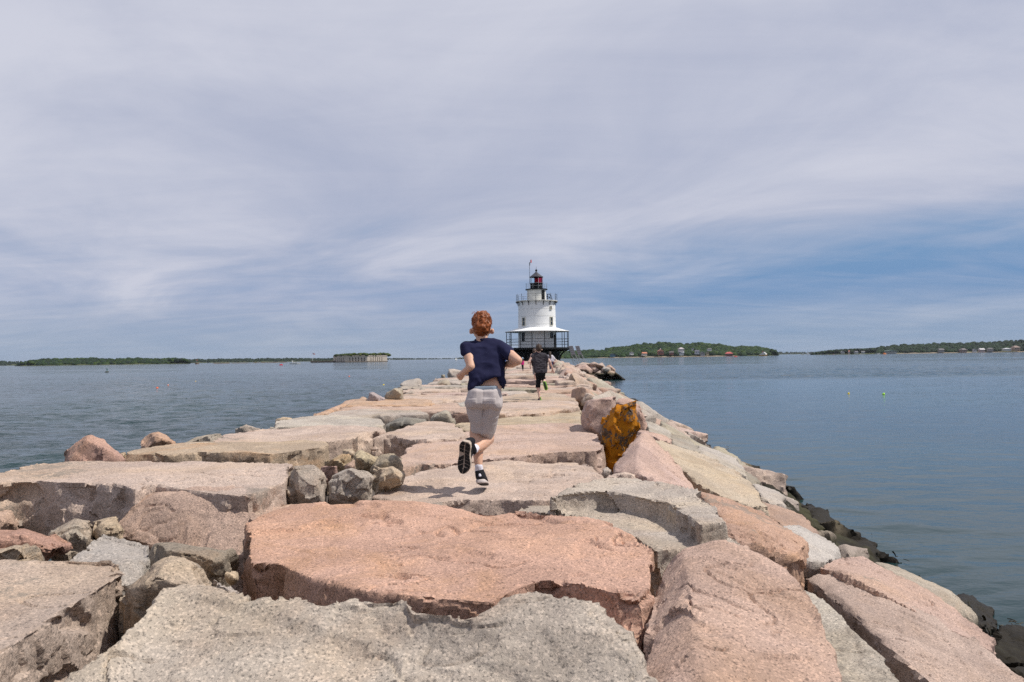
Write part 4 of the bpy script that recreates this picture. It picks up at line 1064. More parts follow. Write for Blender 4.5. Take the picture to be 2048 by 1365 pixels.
# -- houses
MATC = {}
def cmat(c, rough=.7):
    if c not in MATC: MATC[c] = mat('paint', c, rough, .3)
    return MATC[c]
def house(px, y0, y1, wpx, wall, roof, label, d):
    s = d / FPX; b = D(px, y1, d); w = wpx * s; H = (y1 - y0) * s; hw = H * .58; dep = w * .8
    b.z = max(.4, b.z)
    e = empty('house', b); tag(e, label, 'house', 'houses on the far shores')
    e.rotation_euler.z = random.Random(int(px)).uniform(-.35, .35)
    bm = bmesh.new(); box(bm, (0, 0, hw / 2 - 1), (w, dep, hw + 2)); bm_obj('wall', bm, cmat(tuple(round(q * .8, 3) for q in wall)), e)
    o = .08 * w; r0, r1 = hw - .1, H
    V = [(-w / 2 - o, -dep / 2 - o, r0), (w / 2 + o, -dep / 2 - o, r0), (w / 2 + o, dep / 2 + o, r0), (-w / 2 - o, dep / 2 + o, r0)]
    if int(px) % 3: V += [(-w / 2 - o, 0, r1), (w / 2 + o, 0, r1)]
    else: V += [(-w * .22, 0, r1), (w * .22, 0, r1)]
    if int(px) % 4 == 1: V = [(y * w / dep, x * dep / w, z) for x, y, z in V]
    rf = raw('roof', V, [(0, 1, 5, 4), (2, 3, 4, 5), (1, 2, 5), (3, 0, 4), (3, 2, 1, 0)], cmat(roof), e)
    n = max(1, int(w / 3.2))
    for k in range(n):
        bm = bmesh.new(); box(bm, ((k + .5) / n * w - w / 2, -dep / 2 - .03, hw * .5), (w / n * .4, .1, hw * .36)); bm_obj('window', bm, GLASSD, e)
    if 'cupola' in label:
        bm = bmesh.new(); box(bm, (0, 0, H + 1.0), (1.6, 1.6, 2.4)); bm_obj('cupola', bm, WHITE, rf)
    if 'boathouse' in label:
        bm = bmesh.new(); [tube(bm, (x * w * .3, -dep * .6, -2), (x * w * .3, -dep * .6, .2), .3) for x in (-1, 0, 1)]; bm_obj('pile', bm, cmat((.1, .07, .06)), e)
for h in HOUSES_A: house(*h, 1640)
for h in HOUSES_B: house(*h, 1840)

# -- island fort
FSTONE = mat('fort_granite', (0.50, 0.44, 0.37), 0.9, 0.2, var=.28, vscale=.35)
def build_fort():
    d0 = 1100.0
    e = empty('island_fort', WZ(720, 0, d0)); o = e.location
    tag(e, 'many sided granite fort with arched windows and a green overgrown top', 'fort')
    C = [WZ(666.5, 0, d0 + 42), WZ(691, 0, d0), WZ(734.5, 0, d0), WZ(774.5, 0, d0 + 30), WZ(770, 0, d0 + 75), WZ(690, 0, d0 + 85)]
    C = [Vector((c.x - o.x, c.y - o.y, 0)) for c in C]; H = 9.8
    nwin = [5, 6, 6]
    for i in range(6):
        a, b = C[i], C[(i + 1) % 6]
        u_ = (b - a); L = u_.length; u_.normalize(); nrm = Vector((u_.y, -u_.x, 0))
        n = nwin[i] if i < 3 else 0
        # wall strip with real window openings: piers, bands, and a recessed back
        bm = bmesh.new()
        def q(s0, s1, z0, z1, off=0.0):
            vs = [a + u_ * s + nrm * off + Vector((0, 0, z)) for s, z in ((s0, z0), (s1, z0), (s1, z1), (s0, z1))]
            bm.faces.new([bm.verts.new(v_) for v_ in vs])
        if not n:
            q(0, L, -1, H)
        else:
            m0, m1 = L * .13, L * (.06 if i < 2 else .22); st = (L - m0 - m1) / n; ww = st * .34
            edges = [0]
            for k in range(n):
                c = m0 + (k + .5) * st; edges += [c - ww / 2, c + ww / 2]
            edges.append(L)
            for j in range(len(edges) - 1):
                s0, s1 = edges[j], edges[j + 1]
                if j % 2 == 0: q(s0, s1, -1, H)
                else:
                    for z0, z1 in ((-1, 1.4), (3.9, 4.4), (6.9, H)): q(s0, s1, z0, z1)
                    for z0, z1 in ((1.4, 3.9), (4.4, 6.9)):
                        for s_ in (s0, s1):
                            vs = [a + u_ * s_ + nrm * of + Vector((0, 0, z)) for of, z in ((0, z0), (-1.2, z0), (-1.2, z1), (0, z1))]
                            bm.faces.new([bm.verts.new(v_) for v_ in vs])
                        for z in (z0, z1):
                            vs = [a + u_ * s_ + nrm * of + Vector((0, 0, z)) for s_, of in ((s0, 0), (s1, 0), (s1, -1.2), (s0, -1.2))]
                            bm.faces.new([bm.verts.new(v_) for v_ in vs])
        w = bm_obj('wall', bm, FSTONE, e)
        if n:
            for k in range(n):
                c = m0 + (k + .5) * st
                for z0, z1 in ((1.4, 3.9), (4.4, 6.9)):
                    vs = [a + u_ * s_ + nrm * -1.1 + Vector((0, 0, z)) for s_, z in ((c - ww / 2, z0), (c + ww / 2, z0), (c + ww / 2, z1), (c - ww / 2, z1))]
                    raw('window', vs, [(0, 1, 2, 3)], cmat((.02, .017, .015)), w)
            vs = []
            for of, z in ((.5, H - .9), (.5, H - .3), (-.6, H - .3), (-.6, H - .9)): vs += [a + nrm * of + Vector((0, 0, z)), b + nrm * of + Vector((0, 0, z))]
            raw('cornice', vs, [(0, 1, 3, 2), (2, 3, 5, 4), (6, 7, 1, 0)], FSTONE, w)
            vs = []
            for of, z in ((2.4, -1), (1.6, .9), (-.1, 1.3)): vs += [a + nrm * of + Vector((0, 0, z)), b + nrm * of + Vector((0, 0, z))]
            raw('footing', vs, [(0, 1, 3, 2), (2, 3, 5, 4)], LEDGE, w)
    raw('roof', [c + Vector((0, 0, H - .4)) for c in C], [(0, 1, 2, 3, 4, 5)], SOIL, e)
    rg = random.Random(5); items = []
    for k in range(330):
        i = rg.randrange(3); t = rg.random(); p = C[i].lerp(C[i + 1], t)
        back = rg.uniform(1, 30); p = p + Vector((0, back, 0)); s = rg.uniform(.9, 2.3)
        px_t = (p.x - C[0].x) / (C[3].x - C[0].x)
        p.z = H - .3 + rg.uniform(.1, 1.7) * (.5 + min(1, px_t * 3)) * (.4 if px_t > .97 else 1)
        c = rg.choice([(.045, .07, .014), (.032, .055, .014), (.065, .08, .017), (.03, .045, .013)])
        items.append((p, (s * 1.3, s * 1.3, s), c))
    join_crowns('overgrowth', items, None, parent=e, kind='stuff')
    # landing pier with flagpole
    b = WZ(622, 0, d0 + 30)
    pier = empty('landing_pier', b); tag(pier, 'low stone landing pier joined to the fort', 'pier')
    w = WZ(667, 0, d0 + 30) - b
    bm = bmesh.new(); box(bm, (w.x / 2, 3, .6), (w.x, 12, 3.2)); bm_obj('pier_wall', bm, LEDGE, pier)
    bm = bmesh.new(); box(bm, (w.x / 2, 3, 2.45), (w.x, 11.5, .5)); bm_obj('pier_deck', bm, SAND, pier)
    f = WZ(625, 0, d0 + 30)
    fp = empty('flagpole', (f.x, f.y, 2.6)); tag(fp, 'tall white flagpole flying a flag beside the fort', 'flagpole')
    bm = bmesh.new(); tube(bm, (0, 0, 0), (0, 0, 12.5), .16, .1, 6); bm_obj('pole', bm, WHITE, fp)
    flag = empty('flag', (f.x, f.y, 2.6)); bpy.data.objects.remove(flag)
    def strip(z0, z1, x0, x1, m, parent, y=0.0):
        vs = []
        for k in range(7):
            x = x0 + (x1 - x0) * k / 6; yy = .25 * math.sin(x * 2.2) + y
            vs += [(x, yy, z0 - .25 * x), (x, yy, z1 - .25 * x)]
        return raw('flag_stripe', vs, [(2 * k, 2 * k + 2, 2 * k + 3, 2 * k + 1) for k in range(6)], m, parent)
    for k in range(7): strip(10.1 + k * .32, 10.1 + (k + 1) * .32 - .004, .15, 4.0, cmat((.5, .05, .06)) if k % 2 == 0 else WHITE, fp)
    ct = strip(11.1, 12.34, .16, 1.7, cmat((.03, .05, .2)), fp, -.03); ct.name = 'flag_canton'
build_fort()

# -- rock ledges awash
rg = random.Random(31)
for (a, b, d, z, lab) in ((424, 462, 1350, 1.7, 'dark rock ledge awash left of the white motorboat'), (462, 500, 1380, 1.1, 'low paler rock ledge awash in mid channel'), (500, 578, 1420, 1.4, 'long thin rock ledge awash behind the motorboat')):
    V, F = [], []; N = 22
    for i in range(N + 1):
        p = WZ(a + (b - a) * i / N, 0, d); e_ = min(1, min(i, N - i) / 3)
        V += [(p.x, p.y - 5, -.3), (p.x, p.y - 2, z * e_ * rg.uniform(.3, .9)), (p.x, p.y + 1, z * e_ * rg.uniform(.6, 1.3)), (p.x, p.y + 6, -.3)]
    for i in range(N):
        for k in range(3): q = 4 * i + k; F.append((q, q + 1, q + 5, q + 4))
    tag(raw('rock_ledge', V, F, LEDGE), lab, 'ledge', 'rock ledges awash')

# -- boats
def hull_mesh(bm, L, B, Hh, bow=.45, sheer=.3):
    N = 10; rings = []
    for i in range(N + 1):
        t = i / N; x = (t - .5) * L
        w = B / 2 * (1 if t < 1 - bow else max(.02, 1 - ((t - (1 - bow)) / bow) ** 1.8)); top = Hh * (1 + sheer * t * t)
        rake = .10 * L * max(0, t - .8) * 4
        rings.append([bm.verts.new(v_) for v_ in ((x + rake, -w, top), (x, -w * .8, .1), (x, 0, -.3 * Hh), (x, w * .8, .1), (x + rake, w, top))])
    for A, B_ in zip(rings, rings[1:]):
        for k in range(4): bm.faces.new((A[k], B_[k], B_[k + 1], A[k + 1]))
        bm.faces.new((A[4], B_[4], B_[0], A[0]))
    bm.faces.new(rings[0][::-1])
def boat(name, px, d, rot, L, hullc, label, kind, cat='boat', grp='boats on the water'):
    p = WZ(px, 0, d); e = empty(name, p); tag(e, label, cat, grp); e.rotation_euler.z = rot
    W = WHITE
    bm = bmesh.new(); hull_mesh(bm, L, L * .3, L * .11); bm_obj('hull', bm, hullc, e)
    if kind == 'motor':
        bm = bmesh.new(); box(bm, (-.02 * L, 0, L * .16), (L * .42, L * .22, L * .09)); bmesh.ops.bevel(bm, geom=bm.edges[:], offset=L * .015, segments=2, affect='EDGES'); c = bm_obj('cabin', bm, W, e)
        bm = bmesh.new(); box(bm, (.02 * L, 0, L * .175), (L * .36, L * .225, L * .03)); bm_obj('window', bm, GLASSD, c)
        bm = bmesh.new(); [tube(bm, (-.2 * L, s * L * .1, L * .18), (-.27 * L, s * L * .1, L * .33), L * .012) for s in (-1, 1)]; box(bm, (-.26 * L, 0, L * .33), (L * .1, L * .22, L * .02)); bm_obj('radar_arch', bm, W, e)
        if L > 9:
            V = [(-L * .5 - 10, -1.2, .06), (-L * .5, -1.5, .22), (-L * .5, 1.5, .22), (-L * .5 - 10, 1.2, .06), (-L * .5 - 22, -.8, .05), (-L * .5 - 22, .8, .05)]
            raw('wake', V, [(0, 1, 2, 3), (4, 0, 3, 5)], cmat((.6, .63, .65)), e)
    elif kind == 'sail':
        bm = bmesh.new(); tube(bm, (.08 * L, 0, L * .1), (.08 * L, 0, L * 1.35), L * .010, L * .006); tube(bm, (.08 * L, 0, L * .2), (-.38 * L, 0, L * .22), L * .008); bm_obj('mast', bm, STEEL, e)
        V = [(.06 * L, 0, .22 * L), (-.37 * L, .05 * L, .24 * L), (.06 * L, 0, 1.3 * L), (-.15 * L, .06 * L, .7 * L)]
        raw('mainsail', V, [(0, 1, 3), (0, 3, 2)], W, e)
        V = [(.10 * L, 0, .18 * L), (.48 * L, .02 * L, .15 * L), (.10 * L, 0, 1.1 * L), (.26 * L, .07 * L, .55 * L)]
        raw('jib', V, [(0, 1, 3), (0, 3, 2)], W, e)
        bm = bmesh.new(); box(bm, (-.05 * L, 0, L * .135), (L * .35, L * .16, L * .05)); bm_obj('cabin', bm, W, e)
    elif kind == 'ferry':
        for k, (l, z, h) in enumerate(((.8, .17, .10), (.6, .27, .09), (.22, .37, .09))):
            bm = bmesh.new(); box(bm, (-.03 * L + k * .05 * L, 0, z * L), (l * L, .24 * L, h * L)); c = bm_obj('deck_house', bm, W, e)
            for j in range(6):
                if k < 2:
                    bm = bmesh.new(); box(bm, (-.03 * L + k * .05 * L + (j - 2.5) * l * L / 6.6, -.12 * L, z * L), (l * L * .09, .02, h * L * .45)); bm_obj('window', bm, GLASSD, c)
        bm = bmesh.new(); tube(bm, (-.1 * L, 0, .3 * L), (-.12 * L, 0, .5 * L), .05 * L, .045 * L, 10); bm_obj('funnel', bm, cmat((.5, .06, .08)), e)
        bm = bmesh.new(); tube(bm, (.1 * L, 0, .4 * L), (.1 * L, 0, .56 * L), .008 * L); bm_obj('mast', bm, STEEL, e)
    return e
YEL = cmat((.55, .30, .03)); WH = WHITE
boat('motor_yacht', 590, 760, .08, 10.5, WH, 'white motor yacht with radar arch crossing in front of the fort', 'motor')
boat('ferry', 1527, 1480, -1.0, 18, YEL, 'small ferry with yellow hull and white decks off the island', 'ferry')
boat('sailboat', 1615.5, 2000, -.9, 9.5, WH, 'white sailboat under sail between the right hand shores', 'sail')
boat('sailboat', 912, 1500, .4, 5.5, WH, 'tiny white sailboat just beside the running boy', 'sail')
boat('motorboat', 1605, 1850, 0, 8, WH, 'low white motorboat close to the larger sailboat', 'motor')
boat('motorboat', 1647, 1750, 0, 5, cmat((.05, .06, .09)), 'small dark motorboat near the low right shore, left of its twin', 'motor')
boat('motorboat', 1654, 1750, 3, 5, cmat((.06, .05, .06)), 'small dark motorboat near the low right shore, right of its twin', 'motor')
boat('sailboat', 1667.5, 1800, .9, 7, cmat((.35, .06, .06)), 'moored sailboat with dark red hull before the right shore', 'motor')
boat('motorboat', 1722, 1500, .1, 6, WH, 'white motorboat off the row of small white houses', 'motor')
boat('motorboat', 1756, 1450, 3.2, 9, WH, 'white motorboat speeding toward the green roofed pavilion', 'motor')
boat('motorboat', 1905, 1150, 2.6, 4.2, WH, 'small white boat alone off the right shore', 'motor')
# -- buoys and marks
def buoy(px, py, r, c, label, cat='buoy', stick=True):
    r *= .55; p = PZ(px, py, 0.0); e = empty('lobster_buoy', (p.x, p.y, 0)); tag(e, label, cat, 'lobster buoys')
    bm = bmesh.new(); lathe(bm, [(0, -r), (r * .7, -r * .7), (r, 0), (r * .8, r * .8), (r * .35, r * 1.3), (0, r * 1.4)], 14); bm_obj('float', bm, cmat(c, .35), e, None, True)
    bm = bmesh.new(); tube(bm, (0, 0, r * 1.2), (r * .25, 0, r * 2.6), r * .13); bm_obj('spindle', bm, cmat((.7, .7, .65)), e)
    e.rotation_euler.y = .5
OR, YL = (.80, .16, .06), (.80, .62, .03)
buoy(314, 777.5, .30, OR, 'orange lobster buoy nearest on the left water')
buoy(336, 771.5, .22, (.75, .30, .2), 'pale orange lobster buoy behind the nearest orange one')
buoy(391, 764, .22, (.7, .5, .12), 'yellowish lobster buoy farther out on the left')
buoy(698, 754, .30, (.75, .22, .14), 'orange lobster buoy below the fort')
buoy(767, 771, .22, YL, 'yellow lobster buoy left of the running boy')
buoy(871, 759, .25, (.6, .45, .3), 'tan lobster buoy beside the end of the left boulders')
buoy(1697, 788, .15, YL, 'yellow lobster buoy on the calm right water')
buoy(1767, 789.5, .19, (.35, .75, .03), 'lime green lobster buoy on the calm right water')
def nav(px, py, label, c, h, name='channel_buoy'):
    p = PZ(px, py, 0.0); e = empty(name, (p.x, p.y, 0)); tag(e, label, 'buoy', 'navigation buoys'); s = p.y / FPX
    bm = bmesh.new(); lathe(bm, [(0, -.3), (3.5 * s, -.2), (3.6 * s, .8 * s), (2.6 * s, 1.8 * s), (0, 2 * s)], 16); bm_obj('float', bm, cmat((.06, .06, .05) if h > 4 else c), e)
    bm = bmesh.new(); [tube(bm, (math.cos(a) * 1.4 * s, math.sin(a) * 1.4 * s, 1.6 * s), (math.cos(a) * .6 * s, math.sin(a) * .6 * s, h * s), .22 * s) for a in (0, 2.1, 4.2)]; bm_obj('tower', bm, cmat(c), e)
    bm = bmesh.new(); lathe(bm, [(0, (h - 1.4) * s), (.7 * s, (h - 1.2) * s), (1.7 * s, (h + .6) * s), (0, (h + .8) * s)], 12); bm_obj('topmark', bm, cmat(c), e)
nav(214, 745, 'green channel buoy with lantern tower on the left water', (.01, .16, .10), 6.5)
nav(562, 731, 'small red nun buoy left of the white motor yacht', (.45, .03, .05), 1.6)
nav(1769, 709.3, 'small orange marker buoy off the green roofed pavilion', (.6, .2, .05), 3)
nav(1471, 714.6, 'small red buoy off the red roofed boathouse', (.4, .03, .04), 1.2)
p = WZ(394, 0, 1250); e = empty('beacon', (p.x, p.y, 0)); tag(e, 'squat stone beacon with red and white top off the wooded island', 'beacon')
bm = bmesh.new(); lathe(bm, [(3.2, -1), (3.0, 2.4), (0, 2.5)], 16); bm_obj('base', bm, cmat((.16, .11, .08)), e)
bm = bmesh.new(); tube(bm, (0, 0, 2.4), (0, 0, 6.2), .2); bm_obj('pole', bm, STEEL, e)
bm = bmesh.new(); box(bm, (0, 0, 6.6), (1.8, .2, 1.5), Matrix.Rotation(.78, 3, 'Y')); bm_obj('daymark', bm, cmat((.6, .12, .08)), e)
# ------------------------------------------------------------------ people
def skin_mat(name, c):
    m = mat(name, c, .55, .35, var=.08, vscale=14, bump=.1, bscale=90)
    b = m.node_tree.nodes['Principled BSDF']; b.inputs['Subsurface Weight'].default_value = .12
    b.inputs['Subsurface Radius'].default_value = (.01, .004, .002); b.inputs['Subsurface Scale'].default_value = .6
    return m
def cloth(name, c, rough=.9, var=.05): return mat(name, c, rough, .15, var=var, vscale=9, bump=.12, bscale=300)
SKIN, SKIN2 = skin_mat('skin_light', (.60, .36, .25)), skin_mat('skin_pale', (.62, .40, .32))
def SPH(sub):
    bm = bmesh.new(); bmesh.ops.create_icosphere(bm, subdivisions=sub, radius=1.0)
    v = [x.co.copy() for x in bm.verts]; bm.free(); return v
S1, S2 = SPH(1), SPH(2)
def solid(bm, spheres, pts=S2):
    """hull of a set of spheres: (centre, radius or radii)"""
    P = []
    for c, r in spheres:
        rr = r if isinstance(r, tuple) else (r, r, r)
        P += [Vector((c.x + p.x * rr[0], c.y + p.y * rr[1], c.z + p.z * rr[2])) for p in pts]
    b2 = bmesh.new(); hull(b2, P)
    me = bpy.data.meshes.new('x'); b2.to_mesh(me); b2.free(); bm.from_mesh(me); bpy.data.meshes.remove(me)
def grow(name, parent, prims, m, voxel, sm=4, disp=None, pts=S2):
    bm = bmesh.new()
    for pr in prims: solid(bm, pr, pts)
    def fin(me):
        co, no = mesh_np(me)
        if disp is not None: co = disp(co, no)
        set_co(me, co - np.array(parent.location, np.float32))
        obj(name, me, m, parent)
    queue(bm, voxel, sm, fin)
def folds(seed, amp, freq=(9, 5, 14), shear=.6):
    def f(co, no):
        q = np.stack([co[:, 0] * freq[0] + shear * co[:, 2] * freq[2], co[:, 1] * freq[1], co[:, 2] * freq[2] - shear * co[:, 0] * freq[0]], 1)
        n = pnoise(q, seed); n2 = pnoise(q * 2.1, seed + 1); n3 = pnoise(co * 8, seed + 2)
        d = amp * (1 - 2.6 * np.abs(n)) * .8 + amp * .5 * n2 + amp * .9 * n3
        return co + no * d[:, None]
    return f
def hair_disp(seed, amp):
    def f(co, no):
        n = pnoise(co * (95, 95, 50), seed); n2 = pnoise(co * (48, 48, 34), seed + 1)
        return co + no * (amp * (.8 * n + 1.0 * n2))[:, None]
    return f
def tufts(name, parent, c, r, m, n, seed, ln, zmin=-.2):
    rg = random.Random(seed); V, F = [], []
    for i in range(n):
        v_ = Vector((rg.gauss(0, 1), rg.gauss(-.5, 1), rg.gauss(.5, .8))).normalized()
        if v_.z < zmin: continue
        p = c + Vector((v_.x * r[0], v_.y * r[1], v_.z * r[2])) * .95
        t = (v_ * .8 + Vector((rg.gauss(-.25, .45), rg.gauss(-.1, .4), rg.gauss(-.2, .45)))).normalized() * ln * rg.uniform(.5, 1.1)
        s = v_.cross(t).normalized() * ln * .22 if v_.cross(t).length > 1e-4 else Vector((ln * .2, 0, 0)); k = len(V)
        V += [p - s - parent.location, p + s - parent.location, p + v_ * ln * .25 - parent.location, p + t - parent.location]
        F += [(k, k + 1, k + 3), (k + 1, k + 2, k + 3), (k + 2, k, k + 3)]
    raw(name, V, F, m, parent)

def main_boy():
    d0 = 5.05
    J = lambda px, py, dy=0.0: D(px, py, d0 + dy)
    root = empty('person', J(960, 968)); root.location.z = 2.41
    tag(root, 'person in navy t-shirt and grey cargo shorts running away, one sole facing the camera', 'person', 'people on the breakwater')
    vx = .0058
    # left fist, five fingers curled
    w = J(924, 747, .13); fist = [[(J(926.5, 746, .12), .021), (J(919, 752, .16), .020), (J(921, 757, .17), .017)]]
    for k, (x, y) in enumerate(((914.5, 750.5), (915.5, 753.5), (917, 756.5), (919.5, 759))):
        r = (.0085, .009, .0085, .0075)[k]
        fist.append([(J(x + 4, y - 1.5, .165), r), (J(x, y, .185), r), (J(x + .5, y + 1, .205), r * .9)])
    fist.append([(J(923, 750, .17), .010), (J(918, 748.5, .20), .009), (J(915.5, 750, .215), .008)])
    hand_r = [[(J(1010, 730, .14), .02), (J(1002, 732, .2), .022)]] + [[(J(1001, 731 + 2 * k, .2), .008), (J(995, 732 + 2 * k, .225), .0075)] for k in range(4)] + [[(J(1003, 729, .19), .009), (J(998, 727, .21), .008)]]
    body = [[(J(963, 646, .20), (.070, .086, .085)), (J(963, 664, .24), (.058, .066, .06))],
            [(J(963, 676, .28), (.035, .03, .03)), (J(963, 662, .25), (.055, .06, .05))],
            [(J(941.5, 663, .205), (.012, .016, .022)), (J(946, 664, .22), .014)], [(J(985.5, 663, .205), (.012, .016, .022)), (J(981, 664, .22), .014)],
            [(J(964, 684, .17), .042), (J(963, 664, .2), .044)],
            [(J(940, 697, .15), .042), (J(997, 696, .13), .042), (J(955, 745, .07), .05), (J(990, 745, .06), .05)],
            [(J(955, 745, .06), .05), (J(990, 745, .05), .05), (J(956, 790, .01), .052), (J(988, 790, .01), .052)],
            [(J(936, 698, .14), .040), (J(939, 716, .075), .0385)], [(J(939, 716, .075), .0385), (J(942.5, 735, .02), .031)],
            [(J(942.5, 735, .02), .032), (J(935.5, 741, .07), .030)], [(J(935.5, 741, .07), .030), (w, .019)],
            [(J(1002, 698, .12), .040), (J(1020, 710, .03), .038)], [(J(1020, 710, .03), .038), (J(1036, 722, -.05), .031)],
            [(J(1036, 722, -.05), .031), (J(1024, 727, .05), .031)], [(J(1024, 727, .05), .031), (J(1010, 730, .14), .021)],
            [(J(956, 815, .02), .052), (J(951.5, 866, .06), .043)], [(J(951.5, 866, .06), .045), (J(955, 893, .035), .044)], [(J(955, 893, .035), .043), (J(957.5, 934, -.02), .0245)],
            [(J(981, 815, .03), .052), (J(975, 876, .13), .047)], [(J(975, 877, .12), .050), (J(962, 890, .015), .045)], [(J(962, 890, .015), .044), (J(946, 901, -.10), .0255)],
            [(J(957.5, 934, -.02), .025), (J(960, 955, .0), .024), (J(962, 962, .08), .02)]] + fist + hand_r
    grow('body', root, body, SKIN, vx, 3)
    # hair
    HAIR = mat('ginger_hair', (.23, .065, .016), .5, .3, var=.45, vscale=45)
    hc = J(963.5, 645, .2)
    grow('hair', root, [[(J(963.5, 644, .2), (.0715, .09, .079)), (J(963.5, 654, .165), (.061, .072, .062)), (J(963.5, 665, .175), (.043, .055, .040))]], HAIR, .0042, 2, hair_disp(3, .011))
    tufts('hair_tufts', root, hc, (.072, .088, .078), HAIR, 900, 5, .012)
    tufts('hair_tufts', root, J(953, 629, .2), (.03, .04, .022), HAIR, 30, 8, .016, .1)
    # shirt
    NAVY = cloth('navy_cotton', (.016, .017, .048))
    def shirt_disp(co, no):
        co = folds(21, .011, (6, 4, 10), .55)(co, no)
        co = co + no * (.0035 * pnoise(co * (30, 20, 34), 5))[:, None]
        # hollow hem: push the underside up into the shirt
        dn = sstep(-no[:, 2], .55, .9) * (co[:, 2] < J(960, 752).z)
        co[:, 2] += dn * .03
        return co
    shirt = [[(J(938, 697, .15), (.050, .055, .050)), (J(998.5, 695, .13), (.050, .055, .052)), (J(964, 685, .17), (.046, .05, .03)), (J(952, 742, .06), (.043, .07, .04)), (J(995, 742, .05), (.043, .07, .04))],
             [(J(952, 742, .06), (.043, .07, .04)), (J(993, 742, .05), (.043, .07, .04)), (J(960, 762, .04), (.045, .078, .03)), (J(992, 752, .03), (.045, .078, .025))],
             [(J(951, 745, .05), (.04, .07, .04)), (J(944, 777, .02), (.020, .06, .03)), (J(960, 763, .03), (.045, .075, .025)), (J(941, 781, .04), (.014, .05, .018))],
             [(J(995, 742, .05), (.042, .07, .04)), (J(1003, 776, .07), (.018, .05, .02)), (J(1006, 763, .04), (.014, .05, .03)), (J(999, 758, .03), (.02, .06, .02))],
             [(J(936.5, 698, .145), .053), (J(936.5, 709, .10), (.040, .045, .018))],
             [(J(1001, 697, .12), .053), (J(1013, 706, .06), .047), (J(1017.5, 711, .03), (.038, .04, .03))]]
    grow('t_shirt', root, shirt, NAVY, vx, 4, shirt_disp)
    bm = bmesh.new()
    grow('collar', root, [[(J(958, 679.5, .155), .011), (J(964, 680.5, .135), .011)], [(J(964, 680.5, .135), .011), (J(972, 679, .15), .011)], [(J(958, 679.5, .155), .011), (J(951, 681, .18), .010)]], NAVY, .004, 2)
    bm.free()
    # shorts, waistband, pockets
    KH = cloth('grey_cargo_cotton', (.47, .42, .405))
    sh = [[(J(951, 783, .01), (.045, .078, .02)), (J(988, 783, .01), (.040, .078, .02)), (J(947, 806, .0), (.052, .088, .05)), (J(990, 806, .0), (.045, .088, .05))],
          [(J(951, 808, .01), (.062, .08, .05)), (J(955.5, 863, .05), (.0435, .06, .02))],
          [(J(984, 808, .02), (.066, .085, .05)), (J(972.5, 864, .09), (.055, .07, .03)), (J(968, 866, .05), (.05, .05, .01)), (J(975, 874, .1), (.03, .05, .02))]]
    def shorts_disp(co, no):
        co = folds(33, .011, (8, 4, 6), -.8)(co, no)
        back = sstep(-no[:, 1], .15, .5)
        for cx, cy, hw, hh, sl in ((944, 806, 10, 9, .05), (979, 804, 13, 8.5, -.05), (990, 843, 8.5, 8, .3)):     # patch pockets with flaps
            c = J(cx, cy); k = d0 / FPX
            u = (co[:, 0] - c.x) / k; v = (c.z - co[:, 2]) / k + u * sl
            inside = sstep(hw - np.abs(u), -.4, .9) * sstep(hh - np.abs(v), -.4, .9)
            flap = inside * sstep(-v, hh * .15 - .5, hh * .15 + .5)
            co = co + no * (back * (.0018 * inside + .0026 * flap))[:, None]
        seam = np.exp(-((co[:, 0] - J(967, 800).x) / .005) ** 2) * back * (co[:, 2] > J(967, 835).z)
        return co - no * (seam * .003)[:, None]
    grow('cargo_shorts', root, sh, KH, .0045, 3, shorts_disp)
    grow('waistband', root, [[(J(953, 773, .015), (.036, .066, .006)), (J(987, 773, .01), (.034, .066, .006)), (J(953, 780, .012), (.038, .07, .006)), (J(987, 780, .01), (.036, .07, .006))]], cloth('blue_grey_elastic', (.22, .26, .31)), .004, 2)
    # socks
    SOCK = cloth('white_sock', (.72, .70, .76))
    grow('sock', root, [[(J(957.5, 933, -.018), .028), (J(959, 946, -.01), .030)]], SOCK, .005, 2, folds(4, .002))
    grow('sock', root, [[(J(951.5, 897, -.065), .029), (J(942, 904, -.115), .032)]], SOCK, .005, 2, folds(6, .002))
    # shoes
    SB, BEI = cloth('black_shoe_mesh', (.014, .014, .018), .7), mat('beige_rubber', (.46, .38, .31), .7, .3)
    SOLEW = mat('pale_shoe_foam', (.52, .46, .43), .6, .3); TRD = mat('black_rubber', (.016, .015, .015), .75, .3)
    a = grow('shoe', root, [[(J(959, 944, -.015), .032), (J(960.5, 955, -.03), (.033, .03, .02)), (J(964, 959, .05), (.04, .03, .02))], [(J(964, 959, .05), (.040, .03, .022)), (J(967, 963, .16), (.036, .03, .014))]], SB, .005, 2)
    grow('midsole', root, [[(J(961.5, 961, -.045), (.035, .02, .011)), (J(962, 965, -.05), (.036, .02, .006)), (J(966, 966, .05), (.042, .03, .008)), (J(969, 968.5, .17), (.034, .03, .006))]], SOLEW, .005, 1)
    grow('outsole', root, [[(J(962, 967, -.04), (.032, .02, .003)), (J(967, 968.5, .05), (.038, .03, .003)), (J(969, 970.5, .17), (.032, .03, .003))]], TRD, .005, 0)
    grow('pull_tab', root, [[(J(959.5, 949, -.052), (.009, .004, .006)), (J(960, 953, -.06), (.012, .004, .003))]], SOCK, .004, 0)
    H, T = J(931.5, 884, -.235), J(924, 948, -.16)
    ax = (T - H).normalized(); nrm = Vector((-.28, -1, -.1)); nrm = (nrm - ax * nrm.dot(ax)).normalized(); lat = nrm.cross(ax)     # lat to the picture's right or left
    if lat.x < 0: lat = -lat
    L = (T - H).length
    prof = [(0, .020), (.06, .033), (.18, .039), (.34, .036), (.48, .037), (.62, .044), (.76, .045), (.88, .037), (.96, .022), (1.0, .006)]
    def outline(sc=1.0): return [(t, w_ * sc, 0) for t, w_ in prof]
    def pt(t, s, n): return H + ax * (t * L) + lat * (s - .004 * math.sin(t * 6)) + nrm * (n - .018 * math.sin(t * math.pi) * .6)
    bm = bmesh.new(); ringz = []
